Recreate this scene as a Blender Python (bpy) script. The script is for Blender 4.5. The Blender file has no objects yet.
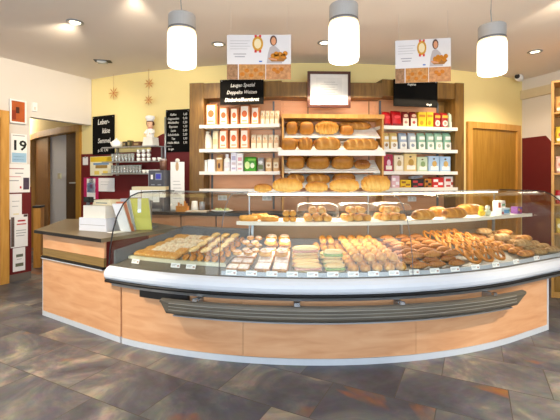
import bpy, bmesh, math, random
from math import sin, cos, pi, atan2, sqrt, radians
from mathutils import Vector, Matrix
random.seed(7)
SC = bpy.context.scene
COL = SC.collection
F, HZ, H = 382.0, 180.0, 1.4          # focal length in pixels, horizon row, eye height
ZC = 3.05                             # ceiling height

# ------------------------------------------------------------------ materials
def hx(s):
    s = s.lstrip('#'); r = []
    for i in (0, 2, 4):
        c = int(s[i:i+2], 16) / 255
        r.append(c / 12.92 if c <= .04045 else ((c + .055) / 1.055) ** 2.4)
    return (*r, 1)
def newmat(name):
    m = bpy.data.materials.new(name); m.use_nodes = True
    nt = m.node_tree; b = nt.nodes['Principled BSDF']
    return m, nt, b
_MC = {}
def mat(col, rough=.6, metal=0, var=.08, scale=14, bump=0, spec=.5, emit=0):
    key = (col, rough, metal, var, scale, bump, emit)
    if key in _MC: return _MC[key]
    m, nt, b = newmat('paint_' + col.strip('#'))
    c = hx(col)
    tc = nt.nodes.new('ShaderNodeTexCoord'); n = nt.nodes.new('ShaderNodeTexNoise')
    n.inputs['Scale'].default_value = scale; n.inputs['Detail'].default_value = 3
    nt.links.new(tc.outputs['Object'], n.inputs['Vector'])
    mx = nt.nodes.new('ShaderNodeMix'); mx.data_type = 'RGBA'
    mx.inputs[6].default_value = tuple(min(1, x * (1 - var)) for x in c[:3]) + (1,)
    mx.inputs[7].default_value = tuple(min(1, x * (1 + var)) for x in c[:3]) + (1,)
    nt.links.new(n.outputs['Fac'], mx.inputs[0]); nt.links.new(mx.outputs[2], b.inputs['Base Color'])
    b.inputs['Roughness'].default_value = rough; b.inputs['Metallic'].default_value = metal
    b.inputs['Specular IOR Level'].default_value = spec
    if emit:
        nt.links.new(mx.outputs[2], b.inputs['Emission Color']); b.inputs['Emission Strength'].default_value = emit
    if bump:
        bp = nt.nodes.new('ShaderNodeBump'); bp.inputs['Strength'].default_value = bump; bp.inputs['Distance'].default_value = .01
        nt.links.new(n.outputs['Fac'], bp.inputs['Height']); nt.links.new(bp.outputs[0], b.inputs['Normal'])
    _MC[key] = m
    return m
def ramp(nt, stops):
    r = nt.nodes.new('ShaderNodeValToRGB'); e = r.color_ramp.elements
    while len(e) < len(stops): e.new(.5)
    for el, (p, c) in zip(e, stops): el.position = p; el.color = hx(c)
    return r
def wood(name, c1, c2, c3, stretch=(1, 1, 8), scale=3, rough=.45):
    m, nt, b = newmat(name)
    tc = nt.nodes.new('ShaderNodeTexCoord'); mp = nt.nodes.new('ShaderNodeMapping'); mp.inputs['Scale'].default_value = stretch
    n = nt.nodes.new('ShaderNodeTexNoise'); n.inputs['Scale'].default_value = scale; n.inputs['Detail'].default_value = 6; n.inputs['Distortion'].default_value = .6
    r = ramp(nt, [(.25, c1), (.5, c2), (.78, c3)])
    nt.links.new(tc.outputs['Object'], mp.inputs[0]); nt.links.new(mp.outputs[0], n.inputs[0]); nt.links.new(n.outputs[0], r.inputs[0])
    nt.links.new(r.outputs[0], b.inputs['Base Color']); b.inputs['Roughness'].default_value = rough
    return m
def crust(name, pale, mid, dark, bump=.35, scale=16, rough=.5):
    m, nt, b = newmat(name)
    at_ = nt.nodes.new('ShaderNodeAttribute'); at_.attribute_name = 'tone'
    tc = nt.nodes.new('ShaderNodeTexCoord'); n = nt.nodes.new('ShaderNodeTexNoise'); n.inputs['Scale'].default_value = scale; n.inputs['Detail'].default_value = 5
    nt.links.new(tc.outputs['Object'], n.inputs[0])
    oi = nt.nodes.new('ShaderNodeObjectInfo')
    a = nt.nodes.new('ShaderNodeMath'); a.operation = 'MULTIPLY_ADD'; a.inputs[1].default_value = .55; nt.links.new(n.outputs[0], a.inputs[0]); nt.links.new(at_.outputs['Fac'], a.inputs[2])
    a2 = nt.nodes.new('ShaderNodeMath'); a2.operation = 'MULTIPLY_ADD'; a2.inputs[1].default_value = .22; nt.links.new(oi.outputs['Random'], a2.inputs[0]); nt.links.new(a.outputs[0], a2.inputs[2])
    s = nt.nodes.new('ShaderNodeMath'); s.operation = 'SUBTRACT'; s.inputs[1].default_value = .38; nt.links.new(a2.outputs[0], s.inputs[0])
    r = ramp(nt, [(.02, pale), (.45, mid), (.95, dark)])
    nt.links.new(s.outputs[0], r.inputs[0]); nt.links.new(r.outputs[0], b.inputs['Base Color'])
    b.inputs['Roughness'].default_value = rough; b.inputs['Specular IOR Level'].default_value = .35
    bp = nt.nodes.new('ShaderNodeBump'); bp.inputs['Strength'].default_value = bump; bp.inputs['Distance'].default_value = .006
    nt.links.new(n.outputs[0], bp.inputs['Height']); nt.links.new(bp.outputs[0], b.inputs['Normal'])
    return m
def glassmat(name, tint, base=.06, rough=.02, dirt=0.0):
    m = bpy.data.materials.new(name); m.use_nodes = True; nt = m.node_tree; nt.nodes.clear()
    o = nt.nodes.new('ShaderNodeOutputMaterial'); t = nt.nodes.new('ShaderNodeBsdfTransparent'); t.inputs[0].default_value = tint
    g = nt.nodes.new('ShaderNodeBsdfGlossy'); g.inputs['Roughness'].default_value = rough
    fr = nt.nodes.new('ShaderNodeLayerWeight'); fr.inputs[0].default_value = .5
    pw = nt.nodes.new('ShaderNodeMath'); pw.operation = 'POWER'; pw.inputs[1].default_value = 4.5; nt.links.new(fr.outputs['Facing'], pw.inputs[0])
    ad = nt.nodes.new('ShaderNodeMath'); ad.operation = 'MULTIPLY_ADD'; ad.inputs[1].default_value = .55; ad.inputs[2].default_value = base; ad.use_clamp = True
    mx = nt.nodes.new('ShaderNodeMixShader')
    nt.links.new(pw.outputs[0], ad.inputs[0]); nt.links.new(ad.outputs[0], mx.inputs[0]); nt.links.new(t.outputs[0], mx.inputs[1]); nt.links.new(g.outputs[0], mx.inputs[2])
    last = mx
    if dirt:
        d = nt.nodes.new('ShaderNodeBsdfDiffuse'); d.inputs[0].default_value = (.9, .9, .88, 1)
        m2 = nt.nodes.new('ShaderNodeMixShader'); m2.inputs[0].default_value = dirt
        nt.links.new(mx.outputs[0], m2.inputs[1]); nt.links.new(d.outputs[0], m2.inputs[2]); last = m2
    nt.links.new(last.outputs[0], o.inputs[0])
    return m
def slate():
    m, nt, b = newmat('slate_tiles')
    L = nt.links.new
    tc = nt.nodes.new('ShaderNodeTexCoord'); mp = nt.nodes.new('ShaderNodeMapping'); mp.inputs['Rotation'].default_value = (0, 0, radians(27)); mp.inputs['Location'].default_value = (.21, .12, 0)
    L(tc.outputs['Object'], mp.inputs[0])
    br = nt.nodes.new('ShaderNodeTexBrick'); br.inputs['Scale'].default_value = 1; br.inputs['Brick Width'].default_value = .66; br.inputs['Row Height'].default_value = .44
    br.inputs['Mortar Size'].default_value = .0035; br.inputs['Mortar Smooth'].default_value = .2; br.offset = .38
    br.inputs['Color1'].default_value = (0, 0, 0, 1); br.inputs['Color2'].default_value = (1, 1, 1, 1); br.inputs['Mortar'].default_value = (.5, .5, .5, 1); br.inputs['Bias'].default_value = 0
    L(mp.outputs[0], br.inputs[0])
    off = nt.nodes.new('ShaderNodeVectorMath'); off.operation = 'MULTIPLY_ADD'; off.inputs[1].default_value = (9, 5, 3)
    L(br.outputs['Color'], off.inputs[0]); L(mp.outputs[0], off.inputs[2])
    n1 = nt.nodes.new('ShaderNodeTexNoise'); n1.inputs['Scale'].default_value = 1.7; n1.inputs['Detail'].default_value = 7; n1.inputs['Roughness'].default_value = .62; n1.inputs['Distortion'].default_value = .8
    L(off.outputs[0], n1.inputs[0])
    n2 = nt.nodes.new('ShaderNodeTexNoise'); n2.inputs['Scale'].default_value = 14; n2.inputs['Detail'].default_value = 6
    L(off.outputs[0], n2.inputs[0])
    r1 = ramp(nt, [(.30, '#3c3d46'), (.45, '#52535b'), (.56, '#696867'), (.67, '#938a7d'), (.82, '#86674a')])
    L(n1.outputs[0], r1.inputs[0])
    n3 = nt.nodes.new('ShaderNodeTexNoise'); n3.inputs['Scale'].default_value = 1.1; n3.inputs['Detail'].default_value = 4; n3.inputs['Distortion'].default_value = 1.2
    of2 = nt.nodes.new('ShaderNodeVectorMath'); of2.operation = 'ADD'; of2.inputs[1].default_value = (4.7, 1.9, 0); L(off.outputs[0], of2.inputs[0]); L(of2.outputs[0], n3.inputs[0])
    rm = nt.nodes.new('ShaderNodeMapRange'); rm.inputs[1].default_value = .62; rm.inputs[2].default_value = .72; L(n3.outputs[0], rm.inputs[0])
    mx = nt.nodes.new('ShaderNodeMix'); mx.data_type = 'RGBA'; mx.inputs[7].default_value = hx('#8a5530')
    L(rm.outputs[0], mx.inputs[0]); L(r1.outputs[0], mx.inputs[6])
    fine = nt.nodes.new('ShaderNodeMix'); fine.data_type = 'RGBA'; fine.blend_type = 'OVERLAY'; fine.inputs[0].default_value = .35
    L(mx.outputs[2], fine.inputs[6]); L(n2.outputs['Color'], fine.inputs[7])
    mo = nt.nodes.new('ShaderNodeMix'); mo.data_type = 'RGBA'; mo.inputs[7].default_value = hx('#4a443e')
    L(br.outputs['Fac'], mo.inputs[0]); L(fine.outputs[2], mo.inputs[6]); L(mo.outputs[2], b.inputs['Base Color'])
    b.inputs['Roughness'].default_value = .42
    bp = nt.nodes.new('ShaderNodeBump'); bp.inputs['Strength'].default_value = .3; bp.inputs['Distance'].default_value = .01
    L(n1.outputs[0], bp.inputs['Height']); L(bp.outputs[0], b.inputs['Normal'])
    return m

M = dict(
    floor=slate(), ceil=mat('#e8ded4', .9, var=.02, scale=1.5), white=mat('#dbd3c9', .8, var=.02, scale=2), yellow=mat('#f0dc9a', .85, var=.03, scale=1.5),
    red=mat('#6a1416', .6, var=.12, scale=5), beech=wood('beech_laminate', '#bd865c', '#cb986e', '#d5a67e', (1.2, 1.2, 7), 2.2),
    beechw=wood('warm_beech_panel', '#c88c62', '#d69a6e', '#dda77e', (1, 1, 5), 2), dark=wood('dark_walnut', '#5c4119', '#73521f', '#88642a', (7, 7, .8), 4),
    oak=wood('oak_door', '#9a6d22', '#ab7c2c', '#b98b38', (9, 9, .8), 3), oakl=wood('light_oak', '#bb8434', '#cc9444', '#d8a455', (8, 8, .8), 3),
    brown=wood('brown_door', '#6e4716', '#7f541e', '#8c6026', (12, 12, .7), 3), top=mat('#75674f', .35, var=.15, scale=60), band=wood('ribbed_band', '#6c5530', '#7d6438', '#8e7444', (1, 1, 40), 3),
    black=mat('#16161a', .4, var=.1), gasket=mat('#0d0d0f', .5), steel=mat('#a8adb2', .3, .8, .05), plinth=mat('#c3c9d1', .35, .1, .05), bumper=mat('#cfd4dc', .25, .0, .02),
    grey=mat('#63666b', .5, var=.12, scale=40), deck=mat('#6b645a', .4, .2, .1, 30), deckback=mat('#7a6248', .45, .1, .06), rail=wood('grey_ribbed_rubber', '#3d3933', '#585145', '#716857', (1, 1, 60), 3),
    paper=mat('#f1efeb', .8, var=.015), cream=mat('#efe3c8', .7, var=.03), shelfw=mat('#efeae0', .5, var=.02), glass=glassmat('clear_glass', (.97, .985, .975, 1), .03), film=glassmat('bag_film', (.985, .985, .98, 1), .03, .35, .02),
    cupglass=glassmat('drinking_glass', (.86, .88, .88, 1), .12, .05, .15), chalkb=mat('#121110', .95, var=.15, scale=8, spec=.08), chalk=mat('#d9d6cf', .9, var=.1), ink=mat('#1a1a1c', .8), greyink=mat('#9a9a9a', .8),
    chrome=mat('#d0d2d4', .15, 1, .02))
def emission(name, col, s):
    m, nt, b = newmat(name); b.inputs['Base Color'].default_value = hx(col); b.inputs['Emission Color'].default_value = hx(col); b.inputs['Emission Strength'].default_value = s
    n = nt.nodes.new('ShaderNodeTexNoise'); n.inputs['Scale'].default_value = 30; rr = nt.nodes.new('ShaderNodeMapRange'); rr.inputs[3].default_value = s * .9; rr.inputs[4].default_value = s * 1.1
    nt.links.new(n.outputs[0], rr.inputs[0]); nt.links.new(rr.outputs[0], b.inputs['Emission Strength'])
    return m
CR = dict(bread=crust('bread_crust', '#e3b467', '#bb7d2c', '#7a4411'), roll=crust('roll_crust', '#ebc478', '#cf9136', '#935312'), brown=crust('brown_pastry', '#e6b566', '#b67631', '#7a4416', .5, 22),
          pretzel=crust('pretzel_crust', '#e8b35e', '#c47f2e', '#8c4f16', .2), pale=crust('pale_dough', '#f4e3bb', '#e9cf95', '#cfa05a'), crumble=crust('crumble_topping', '#f0d59c', '#d9a252', '#ad6c2a', 1., 60),
          sugar=crust('sugar_dusted', '#fbf6ea', '#f1e0c2', '#cfa06a', .9, 55), icing=crust('white_icing', '#fbf4ee', '#f3e4da', '#d8ae92', .4, 25), pizza=crust('baked_cheese', '#f3dc9a', '#e2a548', '#a9521c', .7, 30),
          braid=crust('egg_glazed_braid', '#f0c56e', '#cf9034', '#8f5216', .2), lettuce=crust('lettuce', '#c9d49a', '#93ab58', '#5c7a34', .8, 40), seeded=crust('seeded_crust', '#d8c39a', '#b08852', '#7c5428', .8, 70), filling=crust('ham_filling', '#f0d9c8', '#d9a08a', '#b86a5a', .3))

# ------------------------------------------------------------------ mesh helpers
def fin(name, bm, m, parent=None, loc=None, rz=0, smooth=False, bevel=0, seg=2, world=False, rot=None):
    """link a bmesh as ONE mesh object; world=True: its vertices are world coordinates"""
    if bevel:
        bmesh.ops.bevel(bm, geom=[e for e in bm.edges if len(e.link_faces) == 2 and e.calc_face_angle(0) > .6], offset=bevel, segments=seg, affect='EDGES', profile=.5, clamp_overlap=True)
    if world and parent is not None:
        bm.transform(parent_world(parent).inverted())
    bmesh.ops.recalc_face_normals(bm, faces=bm.faces)
    me = bpy.data.meshes.new(name); bm.to_mesh(me); bm.free()
    me.materials.append(m)
    if smooth: me.shade_smooth()
    o = bpy.data.objects.new(name, me); COL.objects.link(o)
    if parent is not None: o.parent = parent
    if loc is not None: o.location = loc
    o.rotation_euler = rot if rot else (0, 0, rz)
    return o
def lm(o): return Matrix.LocRotScale(o.location, o.rotation_euler, o.scale)
def parent_world(o):
    w = lm(o)
    while o.parent is not None: o = o.parent; w = lm(o) @ w
    return w
def box(bm, x0, x1, y0, y1, z0, z1):
    v = [bm.verts.new((x, y, z)) for x in (x0, x1) for y in (y0, y1) for z in (z0, z1)]
    for f in ((0, 1, 3, 2), (4, 6, 7, 5), (0, 4, 5, 1), (2, 3, 7, 6), (0, 2, 6, 4), (1, 5, 7, 3)): bm.faces.new([v[i] for i in f])
    return bm
def bx(*a): return box(bmesh.new(), *a)
def lathe(bm, prof, seg=20, c=(0, 0, 0), squash=(1, 1)):
    rings = []
    for r, z in prof:
        if r < 1e-6: rings.append([bm.verts.new((c[0], c[1], c[2] + z))])
        else: rings.append([bm.verts.new((c[0] + r * squash[0] * cos(2 * pi * i / seg), c[1] + r * squash[1] * sin(2 * pi * i / seg), c[2] + z)) for i in range(seg)])
    for a, b in zip(rings, rings[1:]):
        for i in range(seg):
            j = (i + 1) % seg
            q = [a[0]] * (len(a) == 1) or [a[i], a[j]]
            q = q + ([b[0]] if len(b) == 1 else [b[j], b[i]])
            if len(q) >= 3: bm.faces.new(q)
    for rg in (rings[0], rings[-1]):
        if len(rg) > 2: bm.faces.new(rg)
    return bm
def tube(bm, pts, r, seg=8, caps=True):
    pts = [Vector(p) for p in pts]; n = len(pts); rings = []
    rr = r if isinstance(r, (list, tuple)) else [r] * n
    up = Vector((0, 0, 1))
    for i, p in enumerate(pts):
        t = (pts[min(i + 1, n - 1)] - pts[max(i - 1, 0)]).normalized()
        a = t.cross(up)
        if a.length < 1e-3: a = t.cross(Vector((1, 0, 0)))
        a.normalize(); b = a.cross(t)
        rings.append([bm.verts.new(p + (a * cos(2 * pi * k / seg) + b * sin(2 * pi * k / seg)) * rr[i]) for k in range(seg)])
    for A, B in zip(rings, rings[1:]):
        for k in range(seg): bm.faces.new((A[k], A[(k + 1) % seg], B[(k + 1) % seg], B[k]))
    if caps: bm.faces.new(rings[0]); bm.faces.new(rings[-1])
    return bm
def prism(bm, poly, y0, y1):
    a = [bm.verts.new((x, y0, z)) for x, z in poly]; b = [bm.verts.new((x, y1, z)) for x, z in poly]
    bm.faces.new(a); bm.faces.new(b); n = len(poly)
    for i in range(n): bm.faces.new((a[i], a[(i + 1) % n], b[(i + 1) % n], b[i]))
    return bm
def disc(cx, cz, rx, rz, n=20): return [(cx + rx * cos(2 * pi * i / n), cz + rz * sin(2 * pi * i / n)) for i in range(n)]

class Arc:
    def __init__(s, cx, cy, R): s.cx, s.cy, s.R = cx, cy, R
    def p(s, phi, off=0, z=0): return Vector((s.cx + (s.R + off) * sin(phi), s.cy - (s.R + off) * cos(phi), z))
    def phi(s, px, off=0):
        k = (px - 280) / F; a, b = -.95, 1.05
        for _ in range(50):
            m = (a + b) / 2; q = s.p(m, off)
            if q.x / q.y < k: a = m
            else: b = m
        return a
    def sweep(s, prof, p0, p1, n=24, bm=None, closed=True, profs=None):
        bm = bm or bmesh.new(); rings = []
        for i in range(n + 1):
            ph = p0 + (p1 - p0) * i / n
            pr = profs(i / n) if profs else prof
            rings.append([bm.verts.new(s.p(ph, o, z)) for o, z in pr])
        k = len(rings[0])
        for A, B in zip(rings, rings[1:]):
            for i in range(k if closed else k - 1): bm.faces.new((A[i], A[(i + 1) % k], B[(i + 1) % k], B[i]))
        if closed: bm.faces.new(rings[0]); bm.faces.new(rings[-1])
        return bm
class Frame:
    """a straight wall or unit front from A to B: local x to the right, local y into the wall"""
    def __init__(s, A, B):
        s.o = Vector((A[0], A[1], 0)); d = (Vector((B[0], B[1], 0)) - s.o); s.len = d.length; s.x = d.normalized(); s.y = Vector((-s.x.y, s.x.x, 0)); s.rz = atan2(s.x.y, s.x.x)
    def w(s, x, y, z): return s.o + s.x * x + s.y * y + Vector((0, 0, z))
    def hit(s, px, d=0):
        k = (px - 280) / F
        return (k * (s.o.y + d * s.y.y) - (s.o.x + d * s.y.x)) / (s.x.x - k * s.x.y)
    def z(s, px, py, d=0): return H + (HZ - py) * s.w(s.hit(px, d), d, 0).y / F
    def rect(s, px0, py0, px1, py1, d=0):
        x0, x1 = s.hit(px0, d), s.hit(px1, d); pm = (px0 + px1) / 2
        return x0, x1, s.z(pm, py1, d), s.z(pm, py0, d)
def at(px, py, Y): return Vector(((px - 280) * Y / F, Y, H + (HZ - py) * Y / F))

# ------------------------------------------------------------------ tagging
def tag(o, label, cat, group=None, kind=None):
    if kind: o['kind'] = kind
    if label: o['label'] = label
    if cat: o['category'] = cat
    if group: o['group'] = group
    return o
def thing(name, label, cat, loc, rz=0, group=None):
    o = bpy.data.objects.new(name, None); COL.objects.link(o); o.location = loc; o.rotation_euler = (0, 0, rz); o.empty_display_size = .1
    return tag(o, label, cat, group)
def struct(name, bm, m, smooth=False):
    o = fin(name, bm, m, smooth=smooth); o['kind'] = 'structure'; return o
def dup(root, loc, rz=0, label=None, group=None, rot=None, scale=None):
    def cp(o, par):
        c = o.copy(); COL.objects.link(c)
        if par is not None: c.parent = par
        for ch in [x for x in o.children]: cp(ch, c)
        return c
    r = cp(root, None); r.location = loc; r.rotation_euler = rot if rot else (0, 0, rz)
    if scale: r.scale = scale
    if label: r['label'] = label
    if group: r['group'] = group
    return r
class Kind:
    """first use moves the prototype itself, later uses copy it with its parts"""
    def __init__(s, root): s.root, s.used = root, False
    def put(s, loc, rz=0, label=None, group=None, rot=None, scale=None):
        if s.used: return dup(s.root, loc, rz, label, group, rot, scale)
        s.used = True; r = s.root; r.location = loc; r.rotation_euler = rot if rot else (0, 0, rz)
        if scale: r.scale = scale
        if label: r['label'] = label
        if group: r['group'] = group
        return r
ORD = ['first', 'second', 'third', 'fourth', 'fifth', 'sixth', 'seventh', 'eighth', 'ninth', 'tenth', 'eleventh', 'twelfth', 'thirteenth', 'fourteenth', 'fifteenth', 'sixteenth']
def text(name, body, parent, m, size, loc, rz=0, align='CENTER', ext=.0006, shear=0, sx=1, off=0):
    cu = bpy.data.curves.new(name, 'FONT'); cu.body = body; cu.size = size; cu.align_x = align; cu.extrude = ext; cu.shear = shear; cu.materials.append(m); cu.resolution_u = 2
    if off: cu.offset = off
    tmp = bpy.data.objects.new('tmp', cu); me = bpy.data.meshes.new_from_object(tmp); bpy.data.objects.remove(tmp); bpy.data.curves.remove(cu)
    me.name = name; me.materials.clear(); me.materials.append(m)
    o = bpy.data.objects.new(name, me); COL.objects.link(o); o.parent = parent; o.location = loc; o.rotation_euler = (pi / 2, 0, rz); o.scale = (sx, 1, 1)
    return o

# ------------------------------------------------------------------ layout curves
class Counter(Arc):                    # bowed counter front that runs on straight after the bend
    K = .5
    def p(s, phi, off=0, z=0):
        q = Arc.p(s, min(phi, s.K), off, z)
        if phi > s.K: q += Vector((cos(s.K), sin(s.K), 0)) * ((phi - s.K) * s.R)
        return q
    def ang(s, phi): return min(phi, s.K)
CA = Counter(.30, 6.585, 3.70)
WA = Arc(.42, 12.75, 7.36)            # bowed back wall
P_L, P_R = -.506, .775                 # ends of the glass case
WL, WR = WA.phi(92), WA.phi(522)
cL, cR = WA.p(WL), WA.p(WR)

# ================================================================== SETTING
bm = bmesh.new(); box(bm, -6, 7, -2.5, 11, -.1, 0); struct('floor', bm, M['floor'])
bm = bmesh.new(); box(bm, -6, 7, -2.5, 11, ZC, ZC + .1); struct('ceiling', bm, M['ceil'])
pdL, pdR = WA.phi(28), WA.phi(78)     # doorway in the recess, beyond the left wall
struct('wall_back', WA.sweep([(0, 0), (0, ZC), (-.15, ZC), (-.15, 0)], pdR, WR + .005, 40), M['yellow'])
struct('wall_lintel', WA.sweep([(0, 2.27), (0, ZC), (-.15, ZC), (-.15, 2.27)], pdL - .12, pdR, 12), M['yellow'])
LW = Frame(at(-40, 180, 4.75), (cL.x, cL.y))       # left wall line, ends at the corner
aL = Vector((-3.754, 5.12, 0)); LW = Frame(aL - (cL - aL).normalized() * 1.6, (cL.x, cL.y))
xo = LW.hit(30)
def onframe(fr, bm):                     # bake frame coordinates into world coordinates
    bm.transform(Matrix.Translation(fr.o) @ Matrix.Rotation(fr.rz, 4, 'Z')); return bm
bm = bmesh.new(); box(bm, 0, xo, 0, .12, 0, ZC); struct('wall_left', onframe(LW, bm), M['white'])
bm = bmesh.new(); box(bm, xo, LW.len - .01, 0, .12, 2.30, ZC); struct('wall_left_header', onframe(LW, bm), M['white'])
far = LW.w(0, 0, 0)
LW2 = Frame((far.x - .2, -2.4), (far.x, far.y)); bm = bx(0, LW2.len, 0, .12, 0, ZC); struct('wall_left_front', onframe(LW2, bm), M['white'])
z0 = LW.z(18, 187)
x8 = LW.hit(8.3)
bm = bx(x8 + .01, xo + .004, -.012, .0, .1, z0); box(bm, xo - .001, xo + .012, -.012, .12, .1, z0); struct('trim_1', onframe(LW, bm), M['red'])
bm = bx(x8 + .01, xo + .006, -.016, 0, 0, .1); struct('baseboard_left', onframe(LW, bm), mat('#6f665c', .5))
# right wall
rB = Vector((4.22, 5.73, 0)); d = (rB - cR).normalized(); RW = Frame((cR.x, cR.y), tuple((cR + d * 2.4)[:2]))
bm = bx(-.02, RW.len, 0, .12, 0, ZC); struct('wall_right', onframe(RW, bm), M['white'])
e = RW.w(RW.len, 0, 0); RW2 = Frame((e.x, e.y), (e.x + .2, -2.4)); bm = bx(0, RW2.len, 0, .12, 0, ZC); struct('wall_right_front', onframe(RW2, bm), M['white'])
zr = RW.z(534, 137)
bm = bmesh.new(); xn = RW.hit(546); prism(bm, [(0.01, 0), (RW.len - .3, 0), (RW.len - .3, zr - .12), (xn + .1, zr - .12), (xn, zr), (.01, zr)], -.012, -.001); struct('trim_2', onframe(RW, bm), M['red'])
zt = RW.z(524, 91); bm = bx(.01, RW.len - .2, -.05, 0, zt - .14, zt); struct('trim_3', onframe(RW, bm), mat('#cdbd9c', .7))
# red wainscot on the back wall, with the raised rounded part behind the baker figure
z1 = H + (HZ - 153) * WA.p(WA.phi(110)).y / F; z2 = H + (HZ - 133) * WA.p(WA.phi(165)).y / F
struct('trim_4', WA.sweep([(.012, 0), (.012, z1), (.001, z1), (.001, 0)], WA.phi(79.5), WA.phi(156), 16), M['red'])
def hump(u):
    zz = z1 + (z2 - z1) * min(1, sqrt(max(0, 1 - (1 - min(1, u / .45)) ** 2)))
    return [(.012, 0), (.012, zz), (.001, zz), (.001, 0)]
struct('trim_5', WA.sweep(None, WA.phi(151), WA.phi(193), 20, profs=hump), M['red'])
bm = bx(-6.1, -6, -2.4, 11, 0, ZC); struct('wall_lightstop_left', bm, M['white']); bm = bx(7, 7.1, -2.4, 11, 0, ZC); struct('wall_lightstop_right', bm, M['white']); bm = bx(-6, 7, 10.9, 11, 0, ZC); struct('wall_lightstop_back', bm, M['white'])  # outer walls out of view, added to keep world light from leaking in
ld = bpy.data.lights.new('passage_fill_light', 'POINT'); ld.energy = 30; ld.color = (1, .93, .82); ld.shadow_soft_size = .1; lo = bpy.data.objects.new('passage_fill_light', ld); COL.objects.link(lo); lo.location = WA.p((pdL + pdR) / 2, -.42, 2.7)  # added point light without a fixture, lifts the passage beyond the doorway
ld = bpy.data.lights.new('recess_fill_light', 'POINT'); ld.energy = 34; ld.color = (1, .9, .76); ld.shadow_soft_size = .1; lo = bpy.data.objects.new('recess_fill_light', ld); COL.objects.link(lo); lo.location = WA.p(pdL + .04, .5, 2.75)  # added point light, no lamp there, brightens the door leaves in the recess
# room beyond the recess doorway
VB = Arc(.42, 12.75, 6.6)
struct('wall_passage', VB.sweep([(0, 0), (0, ZC), (-.1, ZC), (-.1, 0)], pdL - .45, pdR + .06, 12), M['white'])
# doorway frame in the recess (structure) with its leaves
def doorframe(name, pa, pb, ztop, wdt, dep, m):
    d = bpy.data.objects.new(name, None); COL.objects.link(d); d['kind'] = 'structure'; q = WA.p((pa + pb) / 2); d.location = q
    dw = wdt / WA.R
    for a in (pa, pb - dw): fin('frame_post', WA.sweep([(dep, 0), (dep, ztop), (-.16, ztop), (-.16, 0)], a, a + dw, 2), m, d, world=True)
    fin('frame_head', WA.sweep([(dep, ztop), (dep, ztop + wdt), (-.16, ztop + wdt), (-.16, ztop)], pa, pb, 8), m, d, world=True)
    return d
pa, pb = WA.phi(29.5, .04), WA.phi(79.5, .04)
zdl = H + (HZ - 134) * WA.p(WA.phi(60)).y / F
d1 = doorframe('door_1', pa, pb, zdl, .11, .04, M['oak'])
def leafseg(name, pxa, pxb, off, m, par, ztop=None):
    return fin(name, WA.sweep([(off, .01), (off, ztop or zdl), (off - .04, ztop or zdl), (off - .04, .01)], WA.phi(pxa, off), WA.phi(pxb, off), 6), m, par, world=True)
leafseg('door_leaf', 33.5, 48, -.05, M['brown'], d1)
dw_ = mat('#d6dbe4', .6, var=.02)
lf = leafseg('white_leaf', 48.3, 66, -.10, dw_, d1)
q = WA.p(WA.phi(61, -.10), -.075, H + (HZ - 176) * 6.9 / F)
sw = bx(-.05, .05, -.012, .012, -.05, .05); o = fin('switch_plate', sw, mat('#c9c6a8', .5), lf, bevel=.004); o.matrix_parent_inverse = Matrix(); o.location = parent_world(lf).inverted() @ q; o.rotation_euler = (0, 0, WA.phi(61))
dk = leafseg('dark_leaf', 66.2, 75.8, -.06, mat('#4a3015', .6, var=.2), d1)
q = WA.p(WA.phi(70, 0), -.02, 1.35); hb = tube(bmesh.new(), [(0, 0, 0), (0, -.05, 0), (.1, -.05, 0)], .012, 8); o = fin('door_handle', hb, M['steel'], dk, loc=parent_world(dk).inverted() @ q, smooth=True)
# right door
pa, pb = WA.phi(468.5, .05), WA.phi(521, .05); zd = H + (HZ - 129.5) * WA.p(WA.phi(495), .05).y / F
d2 = bpy.data.objects.new('door_2', None); COL.objects.link(d2); d2['kind'] = 'structure'; d2.location = WA.p((pa + pb) / 2)
dw = .085 / WA.R
for a in (pa, pb - dw): fin('frame_post', WA.sweep([(.05, 0), (.05, zd), (.001, zd), (.001, 0)], a, a + dw, 2), M['oakl'], d2, world=True)
fin('frame_head', WA.sweep([(.05, zd), (.05, zd + .095), (.001, zd + .095), (.001, zd)], pa, pb, 8), M['oakl'], d2, world=True)
dl = fin('door_leaf', WA.sweep([(.015, .01), (.015, zd), (.001, zd), (.001, .01)], pa + dw, pb - dw, 8), M['oak'], d2, world=True)
# nearer door on the left wall, only its frame edge in view
d3 = bpy.data.objects.new('door_3', None); COL.objects.link(d3); d3['kind'] = 'structure'; d3.location = LW.w(x8 - .5, 0, 0); d3.rotation_euler = (0, 0, LW.rz)
zk = LW.z(5, 111)
fin('frame_post', bx(.39, .49, -.05, -.001, 0, zk), M['oakl'], d3, bevel=.004); fin('frame_post', bx(-.5, -.40, -.05, -.001, 0, zk), M['oakl'], d3, bevel=.004)
fin('frame_head', bx(-.4, .39, -.05, -.001, zk - .1, zk), M['oakl'], d3); fin('door_leaf', bx(-.4, .39, -.02, -.001, .01, zk - .1), M['oak'], d3)

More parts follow.
